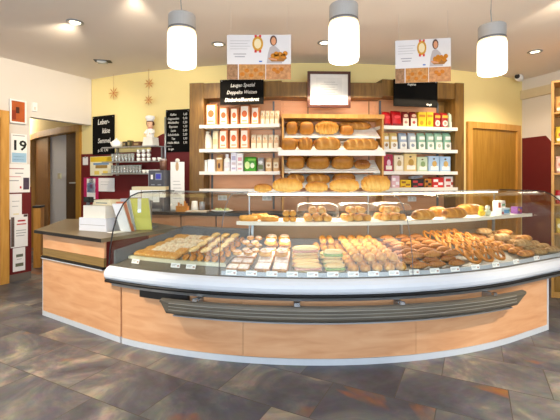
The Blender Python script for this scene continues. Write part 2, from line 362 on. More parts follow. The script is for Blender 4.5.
# ================================================================== BACK WALL SHELVING
OFF = .33
def wp(px): return WA.p(WA.phi(px, OFF), OFF)
FL, FM, FR = Frame(wp(189.5), wp(281.5)), Frame(wp(281.5), wp(383)), Frame(wp(383), wp(464))
DEP = .29
def unit(fr): return fr.o.copy(), fr.rz
def shelf_unit(name, label, fr, px_post, pys, pxa, pxb, beam_px):
    t = thing(name, label, 'shelving', fr.o, fr.rz)
    L = fr.len; zt = fr.z(sum(px_post) / 2, 83); zb = fr.z(sum(beam_px) / 2, 97)
    x0, x1 = fr.hit(px_post[0]), fr.hit(px_post[1])
    fin('side_post', bx(x0, x1, 0, DEP, 0, zt), M['dark'], t, bevel=.004)
    b0, b1 = fr.hit(beam_px[0]), fr.hit(beam_px[1])
    fin('top_beam', bx(b0, b1, .02, DEP, zb, zt - .003), M['dark'], t)
    c0, c1 = (x1, L) if x0 < L / 2 else (0, x0)
    fin('back_panel', bx(c0, c1, DEP - .03, DEP, 0, zb), M['beechw'], t)
    sx0, sx1 = fr.hit(pxa), fr.hit(pxb)
    zs = []
    for py in pys:
        z = fr.z((pxa + pxb) / 2, py); zs.append(z)
        b = fin('shelf_board', bx(sx0, sx1, -.01, DEP - .031, z - .045, z), M['shelfw'], t, bevel=.004)
    for px in (pxa + 7, pxb - 9):
        xx = fr.hit(px); fin('shelf_upright', bx(xx - .012, xx + .012, DEP - .05, DEP - .031, .9925, zb - .02), M['grey'], t)
    return t, zs
uL, zL = shelf_unit('wall_shelving', 'dark wood framed shelving bay with flour bags and rusks, beside the chalkboard menu', FL, (189.5, 203.5), (124.3, 148.6, 171.3, 189), 199.5, 279.8, (203.5, 281.4))
uR, zR = shelf_unit('wall_shelving', 'dark wood framed shelving bay with coffee and colourful packs, nearest the oak door', FR, (455.5, 464), (126.5, 149.3, 171.3, 187.6), 381.5, 457.3, (383.1, 455.5))
fin('side_panel', bx(FR.hit(437, .25), FR.hit(455.5, .25), DEP - .036, DEP - .03, zR[0], FR.z(445, 97)), M['dark'], uR)
for px in (217, ):                                   # power sockets on the panel
    pass
# middle bay: bread rack
uM = thing('bread_rack', 'wooden bread rack with sloping white slatted boards full of loaves', 'bread rack', FM.o, FM.rz)
ztm, zbm = FM.z(332, 82), FM.z(332, 97)
fin('top_beam', bx(.002, FM.len - .002, .02, DEP, zbm, ztm), M['dark'], uM)
fin('back_panel', bx(.002, FM.len - .002, DEP - .03, DEP, 0, zbm), M['beechw'], uM)
for px in (308, 369):
    xx = FM.hit(px, .25); fin('panel_joint', bx(xx - .006, xx + .006, DEP - .036, DEP - .03, 1.0, zbm), M['dark'], uM)
zh0, zh1 = FM.z(332, 119), FM.z(332, 115)
fin('canopy_board', bx(.0, FM.len, -.06, DEP - .03, zh0, zh1), M['oakl'], uM, bevel=.004)
for px in (282.8, 381.8):
    xx = FM.hit(px); fin('side_panel', bx(xx - .011, xx + .011, -.05, DEP - .031, .9925, zh0), M['oakl'], uM)
RACK = []
TILT = radians(31)
for k, (py, xa, xb, lip) in enumerate(((137, 284.5, 380, 0), (153, 278, 385, 1), (171.5, 284.5, 380, 0), (186.5, 284.5, 380, 0))):
    yf = -.04 if not lip else -.20
    dd = DEP - .04 - yf; z = FM.z(332, py, yf); x0, x1 = FM.hit(xa, yf), FM.hit(xb, yf)
    if lip:
        x0i, x1i = x0, x1
    zz = z; nsl = 6
    b = bmesh.new()
    for j in range(nsl):
        y = yf + dd * j / nsl; xa_, xb_ = (x0, x1) if (not lip or y < -.08) else (FM.hit(284.5, -.04), FM.hit(380, -.04))
        zq = z + math.tan(TILT) * (y - yf)
        v0 = len(b.verts)
        vs = []
        for (yy, dz) in ((y, 0), (y + dd / nsl * .78, math.tan(TILT) * dd / nsl * .78), (y + dd / nsl * .78, math.tan(TILT) * dd / nsl * .78 - .015), (y, -.015)):
            vs.append((yy, zq + dz))
        A = [b.verts.new((xa_, yy, q)) for yy, q in vs]; Bv = [b.verts.new((xb_, yy, q)) for yy, q in vs]
        b.faces.new(A); b.faces.new(Bv)
        for i in range(4): b.faces.new((A[i], A[(i + 1) % 4], Bv[(i + 1) % 4], Bv[i]))
    for xx in (xa_ + .06, xb_ - .06):        # carriers joining the slats
        y0_, y1_ = yf + .005, yf + dd * .95
        v = [b.verts.new((xx + sx, yy, z + math.tan(TILT) * (yy - yf) - .014 + dz)) for sx in (-.01, .01) for yy in (y0_, y1_) for dz in (0, -.02)]
        for f in ((0, 1, 3, 2), (4, 6, 7, 5), (0, 4, 5, 1), (2, 3, 7, 6), (0, 2, 6, 4), (1, 5, 7, 3)): b.faces.new([v[i] for i in f])
    fin('sloping_board', b, M['shelfw'], uM)
    if lip: fin('front_lip', bx(x0, x1, yf - .022, yf - .001, z - .035, z + .035), M['shelfw'], uM, bevel=.003)
    else: fin('front_lip', bx(x0, x1, yf - .010, yf - .001, z - .016, z + .004), M['shelfw'], uM)
    RACK.append((yf, z))

# rear worktop with cupboards under it
w0, w1 = WA.phi(148, .66), WA.phi(470, .66)
wt = thing('rear_worktop', 'long dark worktop with beech cupboards along the back wall', 'worktop', WA.p((w0 + w1) / 2, .5))
fin('top_board', WA.sweep([(OFF + .012, .99), (.70, .99), (.70, .95), (OFF + .012, .95)], w0, w1, 30), mat('#2e2a26', .4, var=.1, scale=30), wt, world=True)
n = 9
for k in range(n):
    a = w0 + (w1 - w0) * k / n; b_ = w0 + (w1 - w0) * (k + 1) / n
    fin('cupboard_door', WA.sweep([(.66, .08), (.66, .945), (.64, .945), (.64, .08)], a + .0012, b_ - .0012, 4), M['beechw'], wt, world=True)
fin('carcass', WA.sweep([(.638, .0), (.638, .945), (OFF + .012, .945), (OFF + .012, .0)], w0 + .001, w1 - .001, 30), mat('#5b432c', .6), wt, world=True)
# sockets
def socket(fr, px, py, label, n=2):
    x, z = fr.hit(px, DEP - .036), fr.z(px, py, DEP - .036)
    p = fr.w(x, DEP - .036, z); t = thing('wall_socket', label, 'socket', p, fr.rz)
    fin('face_plate', bx(-.065, .065, -.006, .005, -.035, .035), M['paper'], t, bevel=.004)
    for i in range(n): fin('socket_well', lathe(bmesh.new(), [(.022, 0), (.022, .004), (.016, .004), (.014, .001)], 16), mat('#d8d6d0', .5), t, loc=(-.032 + .064 * i, -.006, 0), rot=(pi / 2, 0, 0))
socket(FL, 222.5, 197.8, 'white double socket on the beech panel above the plate')
socket(FL, 267, 198, 'white double socket on the beech panel beside the bread rack')
socket(FR, 412, 199, 'white double socket on the panel under the tea boxes')

# ------------------------------------------------------------------ shelf goods
def soft_bag(w, h, d, taper=.72, top=.12):
    """a filled pouch: gusseted body narrowing to a flat sealed top"""
    b = bmesh.new(); rings = []
    for f, sw, sd in ((0, .94, .9), (.04, 1, 1), (.35, 1, 1), (.65, .98, .97), (1 - top, .94, .8), (1 - top * .5, .92, .16), (1, .95, .05)):
        W, D, z = w * sw / 2, d * sd / 2, h * f; r = []
        for i in range(16):
            a = 2 * pi * i / 16; c, s = cos(a), sin(a)
            r.append(b.verts.new((W * math.copysign(abs(c) ** .45, c), D * math.copysign(abs(s) ** .6, s), z)))
        rings.append(r)
    for A, B in zip(rings, rings[1:]):
        for i in range(16): b.faces.new((A[i], A[(i + 1) % 16], B[(i + 1) % 16], B[i]))
    b.faces.new(rings[0]); b.faces.new(rings[-1])
    return b
def patch(parent, name, poly, y, m, th=.002):
    return fin(name, prism(bmesh.new(), poly, y - th, y + .001), m, parent)
def make_bag(name, label, cat, w, h, d, body, spots, group=None, top=.12):
    """spots: (part name, x centre, z centre, rx, rz, colour, round?) as fractions of w and h"""
    t = thing(name, label, cat, (0, 0, 0), 0, group)
    fin('pouch', soft_bag(w, h, d, top=top), mat(body, .45, var=.05), t, smooth=True)
    for nm, cx, cz, rx, rz_, c, rnd in spots:
        # the printed patch sits just proud of the belly
        poly = disc(cx * w, cz * h, rx * w, rz_ * h, 16) if rnd else [(cx * w - rx * w, cz * h - rz_ * h), (cx * w + rx * w, cz * h - rz_ * h), (cx * w + rx * w, cz * h + rz_ * h), (cx * w - rx * w, cz * h + rz_ * h)]
        patch(t, nm, poly, -d / 2 - .001, mat(c, .5))
    return t
def make_carton(name, label, cat, w, h, d, body, spots, group=None):
    t = thing(name, label, cat, (0, 0, 0), 0, group)
    fin('carton', bx(-w / 2, w / 2, -d / 2, d / 2, 0, h), mat(body, .5, var=.04), t, bevel=.004)
    for nm, cx, cz, rx, rz_, c, rnd in spots:
        poly = disc(cx * w, cz * h, rx * w, rz_ * h, 16) if rnd else [(cx * w - rx * w, cz * h - rz_ * h), (cx * w + rx * w, cz * h - rz_ * h), (cx * w + rx * w, cz * h + rz_ * h), (cx * w - rx * w, cz * h + rz_ * h)]
        patch(t, nm, poly, -d / 2 - .0005, mat(c, .5))
    return t
def on_shelf(t, fr, px0, px1, z, d=.14):
    x = (fr.hit(px0, d - .05) + fr.hit(px1, d - .05)) / 2
    t.location = fr.w(x, d, z + .0005); t.rotation_euler = (0, 0, fr.rz)
    return t
def wid(fr, px0, px1, d=.09): return (fr.hit(px1, d) - fr.hit(px0, d)) * .97
def hgt(fr, px, py, z, d=.09): return fr.z(px, py, d) - z - .001
SHN = {0: 'top', 1: 'second', 2: 'third', 3: 'bottom'}
# left bay, orange and white rusk bags
G1 = 'orange and white rusk bags on the shelves'
for row, pxs, py in ((0, ((205, 217.2), (218.6, 228.4), (230, 238.4), (239.2, 250), (250.6, 259.6)), (103.3, 106.5, 107, 104.3, 106)), (1, ((218.4, 227.8), (228.8, 238.6), (239.6, 249.2)), (129, 128.5, 128.3))):
    for k, (a, b) in enumerate(pxs):
        h = hgt(FL, a, py[k], zL[row]); w = wid(FL, a, b)
        t = make_bag('rusk_bag', f'orange and white rusk bag, {ORD[k]} from the wooden post on the {SHN[row]} shelf', 'rusk bag', w, h, .11, '#dd8f5e',
                     [('white_panel', 0, .48, .33, .40, '#f2e4d2', 0)], G1, .08)
        pw_ = .24 * w; pn_ = [c for c in t.children if c.name.startswith('white_panel')][0]; patch(pn_, 'round_emblem', disc(0, .52 * h, .25 * w, .16 * h, 16), -.11 / 2 - .004, mat('#cf6027', .5)); patch(pn_, 'printed_band', [(-pw_, .16 * h), (pw_, .16 * h), (pw_, .22 * h), (-pw_, .22 * h)], -.11 / 2 - .004, mat('#d98a5a', .5))
        on_shelf(t, FL, a, b, zL[row], .12)
for row, x0, py, nm in ((0, 260.2, 110.4, 'top'), (1, 250.6, 134.5, 'second')):
    n = 4 if row == 0 else 5; step = (279.3 - x0) / n
    for k in range(n):
        a, b = x0 + step * k, x0 + step * (k + 1) - .3
        t = make_bag('biscuit_pack', f'cream biscuit packet, {ORD[k]} after the orange bags on the {nm} shelf', 'biscuit packet', wid(FL, a, b), hgt(FL, a, py, zL[row]), .1, '#f3e3c6', [('printed_band', 0, .5, .4, .1, '#e3b98a', 0), ('round_emblem', 0, .7, .2, .1, '#d9a878', 1)], 'cream biscuit packets', .07)
        on_shelf(t, FL, a, b, zL[row], .12)
# white sack and cream pouch on the second shelf
w = wid(FL, 199.8, 211.3); h = hgt(FL, 205, 131.5, zL[1])
t = thing('paper_sack', 'plump white paper sack with rounded top at the end of the second shelf', 'sack', (0, 0, 0))
fin('sack_body', lathe(bmesh.new(), [(0, 0), (w * .47, .003), (w * .5, h * .15), (w * .5, h * .5), (w * .42, h * .72), (w * .28, h * .84), (w * .2, h * .88)], 18, squash=(1, .85)), mat('#f2ece0', .8, var=.04, bump=.3), t, smooth=True)
fin('tied_neck', lathe(bmesh.new(), [(w * .2, h * .86), (w * .17, h * .9), (w * .3, h), (0, h * .97)], 14), mat('#efe5d3', .8), t, smooth=True)
on_shelf(t, FL, 199.8, 211.3, zL[1], .14)
t = make_bag('flour_bag', 'slim cream flour bag beside the white sack on the second shelf', 'flour bag', wid(FL, 211.8, 218), hgt(FL, 214, 130.5, zL[1]), .09, '#efe2bd', [('printed_band', 0, .4, .36, .14, '#dcc896', 0)]); on_shelf(t, FL, 211.8, 218, zL[1], .13)
# third shelf of the left bay
for k, (a, b, py) in enumerate(((200.4, 207, 160.2), (207.6, 214.6, 159.6))):
    t = make_carton('white_carton', 'plain white carton at the post end of the third shelf' if k == 0 else 'plain white carton beside the brown gift bag on the third shelf', 'carton', wid(FL, a, b), hgt(FL, a, py, zL[2]), .1, '#f4f1ec', [('fold_line', 0, .92, .49, .006, '#d8d4cc', 0)]); on_shelf(t, FL, a, b, zL[2], .1)
t = make_bag('gift_bag', 'brown kraft gift bag with dark emblem and white ribbon on the third shelf', 'gift bag', wid(FL, 215.6, 222), hgt(FL, 218, 155, zL[2]), .09, '#c99a5e', [('dark_emblem', 0, .35, .2, .17, '#5a3418', 1), ('ribbon', 0, .78, .46, .05, '#f2e3c8', 0)]); on_shelf(t, FL, 215.8, 222.2, zL[2], .13)
def make_bottle(name, label, w, h, body, cap, lab):
    t = thing(name, label, 'bottle', (0, 0, 0)); r = w / 2
    fin('bottle_body', lathe(bmesh.new(), [(0, 0), (r * .94, 0), (r, .01), (r, h * .62), (r * .9, h * .7), (r * .42, h * .8), (r * .4, h * .86)], 18), mat(body, .3), t, smooth=True)
    fin('bottle_cap', lathe(bmesh.new(), [(r * .5, h * .85), (r * .5, h * .99), (r * .44, h), (0, h)], 16), mat(cap, .4), t)
    fin('wrap_label', lathe(bmesh.new(), [(r * 1.015, h * .18), (r * 1.015, h * .52)], 18), mat(lab, .5), t, smooth=True)
    return t
for a, b, py, c, l, lbl in ((222.8, 229.8, 154, '#f3f1ee', '#e6e0e6', 'white bottle with domed cap beside the kraft gift bag'),):
    on_shelf(make_bottle('white_bottle', lbl, wid(FL, a, b), hgt(FL, a, py, zL[2]), c, '#f2f2f2', l), FL, a, b, zL[2], .12)
for k, (a, b, py, c, c2, lbl) in enumerate(((230.6, 236.4, 151.8, '#e3e1ea', '#a9a6c4', 'tall pale lilac carton with grey print on the third shelf'), (236.8, 242.6, 153.5, '#f2efee', '#d79aa0', 'white carton with small pink print left of the green bag'))):
    t = make_carton('tall_carton', lbl, 'carton', wid(FL, a, b), hgt(FL, a, py, zL[2]), .08, c, [('print_block', 0, .68, .34, .1, c2, 0), ('print_block', 0, .4, .34, .06, '#c9b8bc', 0), ('print_block', 0, .15, .34, .05, c2, 0)]); on_shelf(t, FL, a, b, zL[2], .12)
t = make_bag('green_bag', 'bright green snack bag with pale window on the third shelf', 'snack bag', wid(FL, 243.4, 256.4), hgt(FL, 250, 156.8, zL[2]), .11, '#3f9a1f', [('pale_window', -.2, .42, .2, .26, '#d9e8a0', 1), ('brand_band', .15, .8, .3, .07, '#7cc242', 0), ('white_spot', .2, .4, .16, .18, '#e8efd2', 1)]); on_shelf(t, FL, 243.4, 256.4, zL[2], .13)
t = make_bag('foil_bag', 'silver grey foil bag beside the green bag on the third shelf', 'snack bag', wid(FL, 257, 264), hgt(FL, 260, 157.5, zL[2]), .09, '#a4a2a0', [('dark_panel', 0, .3, .36, .16, '#5f6b3a', 0), ('pale_emblem', 0, .66, .3, .12, '#dfe0e2', 1)]); on_shelf(t, FL, 257, 264, zL[2], .13)
for k, (a, b) in enumerate(((265, 272), (272.6, 279.3))):
    t = make_bag('nut_bag', ('tan nut bag with cream label beside the silver foil bag', 'tan nut bag with cream label at the rack end of the third shelf')[k], 'snack bag', wid(FL, a, b), hgt(FL, a, 157.6, zL[2]), .09, '#d9b284', [('cream_label', 0, .45, .36, .2, '#f0dfc0', 0), ('brown_spot', 0, .45, .2, .1, '#b07a44', 1)]); on_shelf(t, FL, a, b, zL[2], .13)
# right bay
R0 = ((379.5, 391, 111.5, '#c4121a', 'bag', 'large glossy red coffee bag nearest the bread rack on the top shelf'), (391.6, 402, 110.6, '#b81018', 'bag', 'large glossy red coffee bag touching the slim red and white pouches'))
for a, b, py, c, kk, lbl in R0:
    a = max(a, 383.6)
    t = make_bag('coffee_bag', lbl, 'coffee bag', wid(FR, a, b), hgt(FR, a + 5, py, zR[0]), .13, c, [('emblem', 0, .6, .3, .1, '#e2464a', 1), ('dark_base', 0, .1, .46, .08, '#6e1014', 0)]); on_shelf(t, FR, a, b, zR[0], .13)
for k, (a, b) in enumerate(((402.6, 409.6), (410.4, 417.8))):
    t = make_bag('coffee_pouch', ('slim dark red and cream pouch next to the red coffee bags', 'slim dark red and cream pouch next to the yellow packets')[k], 'coffee bag', wid(FR, a, b), hgt(FR, a, 111.2, zR[0]), .09, '#8a2a22', [('cream_lower_panel', 0, .3, .4, .26, '#ecd9c4', 0), ('emblem', 0, .72, .3, .1, '#d8b49a', 1), ('red_spot', 0, .3, .22, .1, '#b5403a', 1)]); on_shelf(t, FR, a, b, zR[0], .13)
for k, (a, b) in enumerate(((419, 426.6), (427.2, 433.8))):
    t = make_carton('yellow_packet', ('yellow packet beside the slim red pouches on the top shelf', 'yellow packet beside the red packs on the top shelf')[k], 'packet', wid(FR, a, b), hgt(FR, a, 112, zR[0]), .08, '#e6c21c', [('emblem', -.1, .3, .22, .14, '#c98a12', 1), ('top_print', 0, .75, .4, .08, '#c77f1a', 0)]); on_shelf(t, FR, a, b, zR[0], .12)
for k, (a, b) in enumerate(((434.6, 441.2), (441.8, 449))):
    t = make_bag('red_pack', ('red pack with round white window next to the yellow packets', 'red pack with round white window next to the pale green bag')[k], 'snack bag', wid(FR, a, b), hgt(FR, a, 112.2, zR[0]), .09, '#9c1f1c', [('white_window', 0, .3, .36, .19, '#ece0d4', 1), ('food_picture', 0, .3, .2, .1, '#b58a6a', 1), ('yellow_strip', 0, .72, .4, .08, '#d9a63a', 0)]); on_shelf(t, FR, a, b, zR[0], .13)
t = make_bag('pale_green_bag', 'pale green bag with white base at the door end of the top shelf', 'snack bag', wid(FR, 449.8, 457), hgt(FR, 453, 112.6, zR[0]), .09, '#b9cbb2', [('white_base', 0, .22, .4, .18, '#eeefe6', 0), ('emblem', 0, .6, .24, .09, '#84a58a', 1)]); on_shelf(t, FR, 449.8, 457, zR[0], .13)
cl = ['#e3c67e', '#e0c27a', '#9fb0c4', '#b3bcc4', '#8fb79e', '#98bca4', '#9cc0a6', '#8cb69a']
nmz = ['straw yellow', 'straw yellow', 'slate blue', 'grey blue', 'sage green', 'sage green', 'sage green', 'sage green']
edges = ((382, 389.6), (390.2, 398.4), (399.4, 407.8), (409, 416.8), (418, 426), (427, 434.6), (435.4, 443.2), (444, 451.8))
for k, (a, b) in enumerate(edges):
    a = max(a, 383.4)
    t = make_bag('pasta_bag', f'{nmz[k]} and white pasta bag, {ORD[k]} from the bread rack on the second shelf', 'pasta bag', wid(FR, a, b), hgt(FR, a, 132.5, zR[1]), .1, cl[k], [('white_base', 0, .24, .4, .2, '#eeebe0', 0), ('round_emblem', 0, .25, .22, .11, ('#b58a4a', '#b58a4a', '#7484a4', '#8b9ab0')[k] if k < 4 else '#88a890', 1), ('top_print', 0, .68, .32, .09, '#f1efe6', 0)], 'pasta bags on the second shelf'); on_shelf(t, FR, a, b, zR[1], .13)
t = make_bag('pink_bag', 'narrow pinkish grey bag at the door end of the second shelf', 'snack bag', wid(FR, 452.6, 457), hgt(FR, 455, 134, zR[1]), .08, '#c7a9a4', [('white_base', 0, .3, .38, .2, '#eee4de', 0)]); on_shelf(t, FR, 452.6, 457, zR[1], .13)
R2 = ((384, 392.8, 154.6, '#a81f42', '#e3c3cc', 'crimson tea box with pale print nearest the bread rack'), (394, 403.6, 155.4, '#e6d9bb', '#b59a68', 'cream tea box next to the crimson box'), (404.2, 416.6, 153.6, '#dcc182', '#b08a40', 'tall golden cream tea box on the third shelf'), (417.2, 427.6, 157, '#c2d0b0', '#86a06c', 'pale green tea box on the third shelf'), (428.4, 439.4, 156.2, '#a9c3dc', '#c9a45c', 'light blue tea box next to the pale green box'), (440, 450.6, 156.6, '#a4c2de', '#c9a45c', 'light blue tea box at the door end of the third shelf'))
for a, b, py, c, c2, lbl in R2:
    t = make_carton('tea_box', lbl, 'tea box', wid(FR, a, b), hgt(FR, a, py, zR[2]), .1, c, [('round_emblem', .05, .5, .22, .2, c2, 1), ('pale_label', .05, .22, .34, .12, '#f1ece0', 0), ('top_mark', 0, .82, .1, .05, '#5f4a30', 1)]); on_shelf(t, FR, a, b, zR[2], .11)
R3 = ((391.4, 399.6, 175.6, '#e4b9bf', '#f6efef', 'pink and white carton behind the big braided loaf'), (400.4, 411, 179.8, '#e0b81e', '#8c5a14', 'low yellow box on the bottom shelf'), (411.6, 423.8, 179, '#2e2220', '#b8353a', 'black box with red print on the bottom shelf'), (424.6, 431.6, 178.6, '#b9772a', '#2e2220', 'amber and black carton on the bottom shelf'), (432.2, 443.8, 177.4, '#c9302c', '#f4efec', 'red and white carton on the bottom shelf'), (444.4, 457, 176.6, '#efe7e2', '#b03a34', 'white carton with red checks at the door end of the bottom shelf'))
for a, b, py, c, c2, lbl in R3:
    t = make_carton('low_carton', lbl, 'carton', wid(FR, a, b), hgt(FR, a, py, zR[3]), .1, c, [('print_block', -.2, .68, .2, .13, c2, 0), ('print_block', .22, .36, .2, .13, c2, 0), ('print_block', -.2, .14, .16, .08, c2, 0)]); on_shelf(t, FR, a, b, zR[3], .11)
t = make_carton('silver_packet', 'silver grey packet lying tilted on the black box', 'packet', .17, .035, .08, '#a7a9ae', [('print_block', 0, .5, .3, .3, '#7d8088', 0)])
xq = (FR.hit(412, .05) + FR.hit(424, .05)) / 2; hq = hgt(FR, 412, 179, zR[3]); t.location = FR.w(xq, .11, zR[3] + hq + .012); t.rotation_euler = (0, -.12, FR.rz)

# ================================================================== THE COUNTER AND DISPLAY CASE
ZT, TF, TB = 1.285, .38, .78            # top glass height, its front and back edge (t = inward)
base0 = CA.p(0)
case = thing('bakery_display_case', 'long bowed glass bakery display case on a beech front with white bumper', 'display case', base0)
def cs(name, prof, a, b, m, n=24, par=None, closed=True, smooth=False, profs=None, bevel=0):
    o = fin(name, CA.sweep([(-t, z) for t, z in prof] if prof else None, a, b, n, closed=closed, profs=profs), m, par or case, world=True, bevel=bevel)
    if smooth: o.data.shade_smooth_by_angle if False else None
    return o
pB0 = CA.phi(122); pB1 = CA.phi(547)
seams = [pB0, CA.phi(243), CA.phi(416), pB1]
for a, b in zip(seams, seams[1:]): cs('base_panel', [(0, .05), (0, .52), (.02, .52), (.02, .05)], a + .0004, b - .0004, M['beech'], 14)
cs('plinth', [(-.004, 0), (-.004, .048), (.03, .048), (.03, 0)], pB0, pB1, M['plinth'], 30)
e0 = CA.p(pB1); 
fin('end_trim', CA.sweep([(.004, .0), (.004, .52), (-.9, .52), (-.9, 0)], pB1, pB1 + .006, 1), M['plinth'], case, world=True)
fin('end_trim', CA.sweep([(-.02, .0), (-.02, .52), (-.9, .52), (-.9, 0)], pB0 - .004, pB0, 1), M['beech'], case, world=True)
def dz(t): return .655 + .155 * t / .9
TD = .95
cs('deck', [(0, .655), (TD, dz(TD)), (TD, .53), (0, .53)], P_L, P_R, M['deck'], 40)
cs('front_bumper', [(-.001, .652), (-.028, .640), (-.050, .615), (-.058, .59), (-.055, .565), (-.04, .545), (-.001, .54)], P_L, P_R + .02, M['bumper'], 40, smooth=True)
cs('front_lip', [(-.044, .5395), (-.05, .532), (-.046, .519), (-.001, .519), (-.001, .5385)], P_L, P_R + .02, M['gasket'], 40)
cs('under_trim', [(-.042, .516), (-.036, .495), (-.003, .495), (-.003, .516)], P_L + .02, P_R + .02, M['steel'], 40)
pS1, pS2 = CA.phi(219), CA.phi(413, .0)
cs('price_rail', [(.016, .6585), (.024, .690), (.029, .690), (.033, .662)], pS1 + .003, P_R - .004, mat('#a9adb4', .4), 90)
cs('price_rail', [(.17, dz(.17) + .001), (.172, dz(.17) + .026), (.18, dz(.17) + .026), (.185, dz(.185) + .001)], P_L + .006, pS1 - .003, mat('#d8d2b4', .4), 12)
# back wall of the case, only beside the shelf; a low ledge on the first section
cs('rear_panel', [(TD - .02, dz(TD) + .002), (TD - .02, 1.02), (TD, 1.02), (TD, dz(TD) + .002)], pS1, P_R, M['deckback'], 30)
cs('rear_ledge', [(TD - .1, dz(TD)), (TD - .06, .90), (TD + .04, .90), (TD + .04, .78)], P_L, pS1 - .002, M['grey'], 12)
# rail with brackets and vent
def railp(u):
    e = min(1, u / .012, (1 - u) / .03); e = max(0, e)
    zb = .475 - .11 * (.25 + .75 * e); return [(.085, .475), (.115, .468), (.12, .45), (.12, zb + .02), (.105, zb), (.085, zb)]
fin('bumper_rail', CA.sweep(None, CA.phi(161, .1), CA.phi(524, .1), 60, profs=railp), M['rail'], case, world=True)
for i, z in enumerate((.45, .425, .40)):
    fin('rail_stripe', CA.sweep([(.121, z - .003), (.121, z + .003), (.124, z + .002), (.124, z - .002)], CA.phi(170, .1), CA.phi(514, .1), 60), mat('#8b8880', .4, .2), case, world=True)
fin('rail_edge', CA.sweep([(.09, .352), (.116, .352), (.116, .362), (.09, .362)], CA.phi(174, .1), CA.phi(511, .1), 60), M['steel'], case, world=True)
for px in (198, 297, 399, 489):
    a = CA.phi(px, .05)
    fin('rail_bracket', CA.sweep([(.002, .40), (.002, .485), (.084, .485), (.084, .40)], a - .006, a + .006, 1), M['steel'], case, world=True)
    fin('bracket_post', CA.sweep([(.086, .4755), (.086, .496), (.11, .496), (.11, .4755)], a - .005, a + .005, 1), M['chrome'], case, world=True)
fin('vent_box', CA.sweep([(.002, .44), (.002, .494), (.04, .494), (.04, .44)], CA.phi(143), CA.phi(190), 6), M['gasket'], case, world=True)
# curved glass
GP = [(.0, .662), (.012, .80), (.04, .95), (.085, 1.08), (.15, 1.185), (.235, 1.252), (.31, 1.277), (TF, ZT)]
GE = [P_L, pS1, pS2, P_R]
for k in range(3):
    a, b = GE[k] + .002, GE[k + 1] - .002
    o = fin('front_glass', CA.sweep([(-t, z) for t, z in GP] + [(-t - .006, z - .004) for t, z in reversed(GP)], a, b, 20), M['glass'], case, world=True)
    fin('top_glass', CA.sweep([(-TF - .002, ZT), (-TB, ZT), (-TB, ZT - .006), (-TF - .002, ZT - .006)], a, b, 20), M['glass'], case, world=True)
    fin('glass_edge', CA.sweep([(-TB - .001, ZT + .002), (-TB - .012, ZT + .002), (-TB - .012, ZT - .012), (-TB - .001, ZT - .012)], a, b, 20), M['steel'], case, world=True)
for ph, nm in ((P_L, 0), (P_R, 1)):
    b = bmesh.new(); pr = [(t, z) for t, z in GP] + [(TB, ZT), (TD - .03, 1.2), (TD, dz(TD) + .01)]
    A = [b.verts.new(CA.p(ph, -t, z)) for t, z in pr]; Bv = [b.verts.new(CA.p(ph + (.0016 if nm == 0 else -.0016), -t, z)) for t, z in pr]
    b.faces.new(A); b.faces.new(Bv)
    for i in range(len(pr)): b.faces.new((A[i], A[(i + 1) % len(pr)], Bv[(i + 1) % len(pr)], Bv[i]))
    fin('end_glass', b, M['glass'], case, world=True)
    fin('end_gasket', tube(bmesh.new(), [CA.p(ph - .001 + .002 * nm, -t + .004, z) for t, z in GP] + [CA.p(ph, -TB, ZT + .002)], .006, 6), M['gasket'], case, world=True)
for ph in (pS1, pS2):
    fin('glass_seam', tube(bmesh.new(), [CA.p(ph, -t + .002, z) for t, z in GP] + [CA.p(ph, -TB, ZT + .002)], .0035, 6), M['grey'], case, world=True)
b = bmesh.new(); prq = [(.03, dz(.03) + .002), (TD, dz(TD) + .002), (TD, .90), (.03, .78)]
A = [b.verts.new(CA.p(P_L + .004, -t, z)) for t, z in prq]; Bv = [b.verts.new(CA.p(P_L + .009, -t, z)) for t, z in prq]; b.faces.new(A); b.faces.new(Bv)
for i in range(4): b.faces.new((A[i], A[(i + 1) % 4], Bv[(i + 1) % 4], Bv[i]))
fin('end_board', b, M['grey'], case, world=True)
# inner shelf, uprights and lamp
SZ, ST0, ST1 = 1.033, .40, .80
pI0, pI1 = CA.phi(237, -ST0), P_R - .015
cs('inner_shelf', [(ST0, SZ), (ST1, SZ), (ST1, SZ - .012), (ST0, SZ - .012)], pI0, pI1, M['shelfw'], 36)
cs('shelf_edge', [(ST0 - .002, SZ + .006), (ST0 - .002, SZ - .026), (ST0 - .014, SZ - .026), (ST0 - .014, SZ + .006)], pI0, pI1, mat('#e5dccb', .35), 36)
for ph in (pI0 + .012, CA.phi(402, -.76), pI1 - .02):
    for t in (.765,):
        fin('shelf_support', CA.sweep([(-t, dz(t) + .001), (-t, SZ - .013), (-t - .018, SZ - .013), (-t - .018, dz(t) + .004)], ph - .004, ph + .004, 1), M['steel'], case, world=True)
for ph in (pS1, pS2, P_R - .01):
    fin('glass_post', CA.sweep([(-.815, dz(.815) + .004), (-.815, ZT - .008), (-.83, ZT - .008), (-.83, dz(.83) + .004)], ph - .0015, ph + .0015, 1), M['steel'], case, world=True)
    fin('post_arm', CA.sweep([(-TB + .03, ZT - .02), (-TB + .03, ZT - .0075), (-.83, ZT - .0075), (-.83, ZT - .02)], ph - .004, ph + .004, 1), M['steel'], case, world=True)
cs('lamp_strip', [(TB - .05, ZT - .012), (TB - .02, ZT - .012), (TB - .02, ZT - .03), (TB - .05, ZT - .03)], pI0, P_R - .03, emission('lamp_strip_glow', '#fff0d4', 5), 36)
cs('lamp_strip', [(ST0 + .005, SZ - .014), (ST0 + .03, SZ - .014), (ST0 + .03, SZ - .026), (ST0 + .005, SZ - .026)], pI0, pI1, emission('shelf_lamp_glow', '#fff0d4', 5), 36)

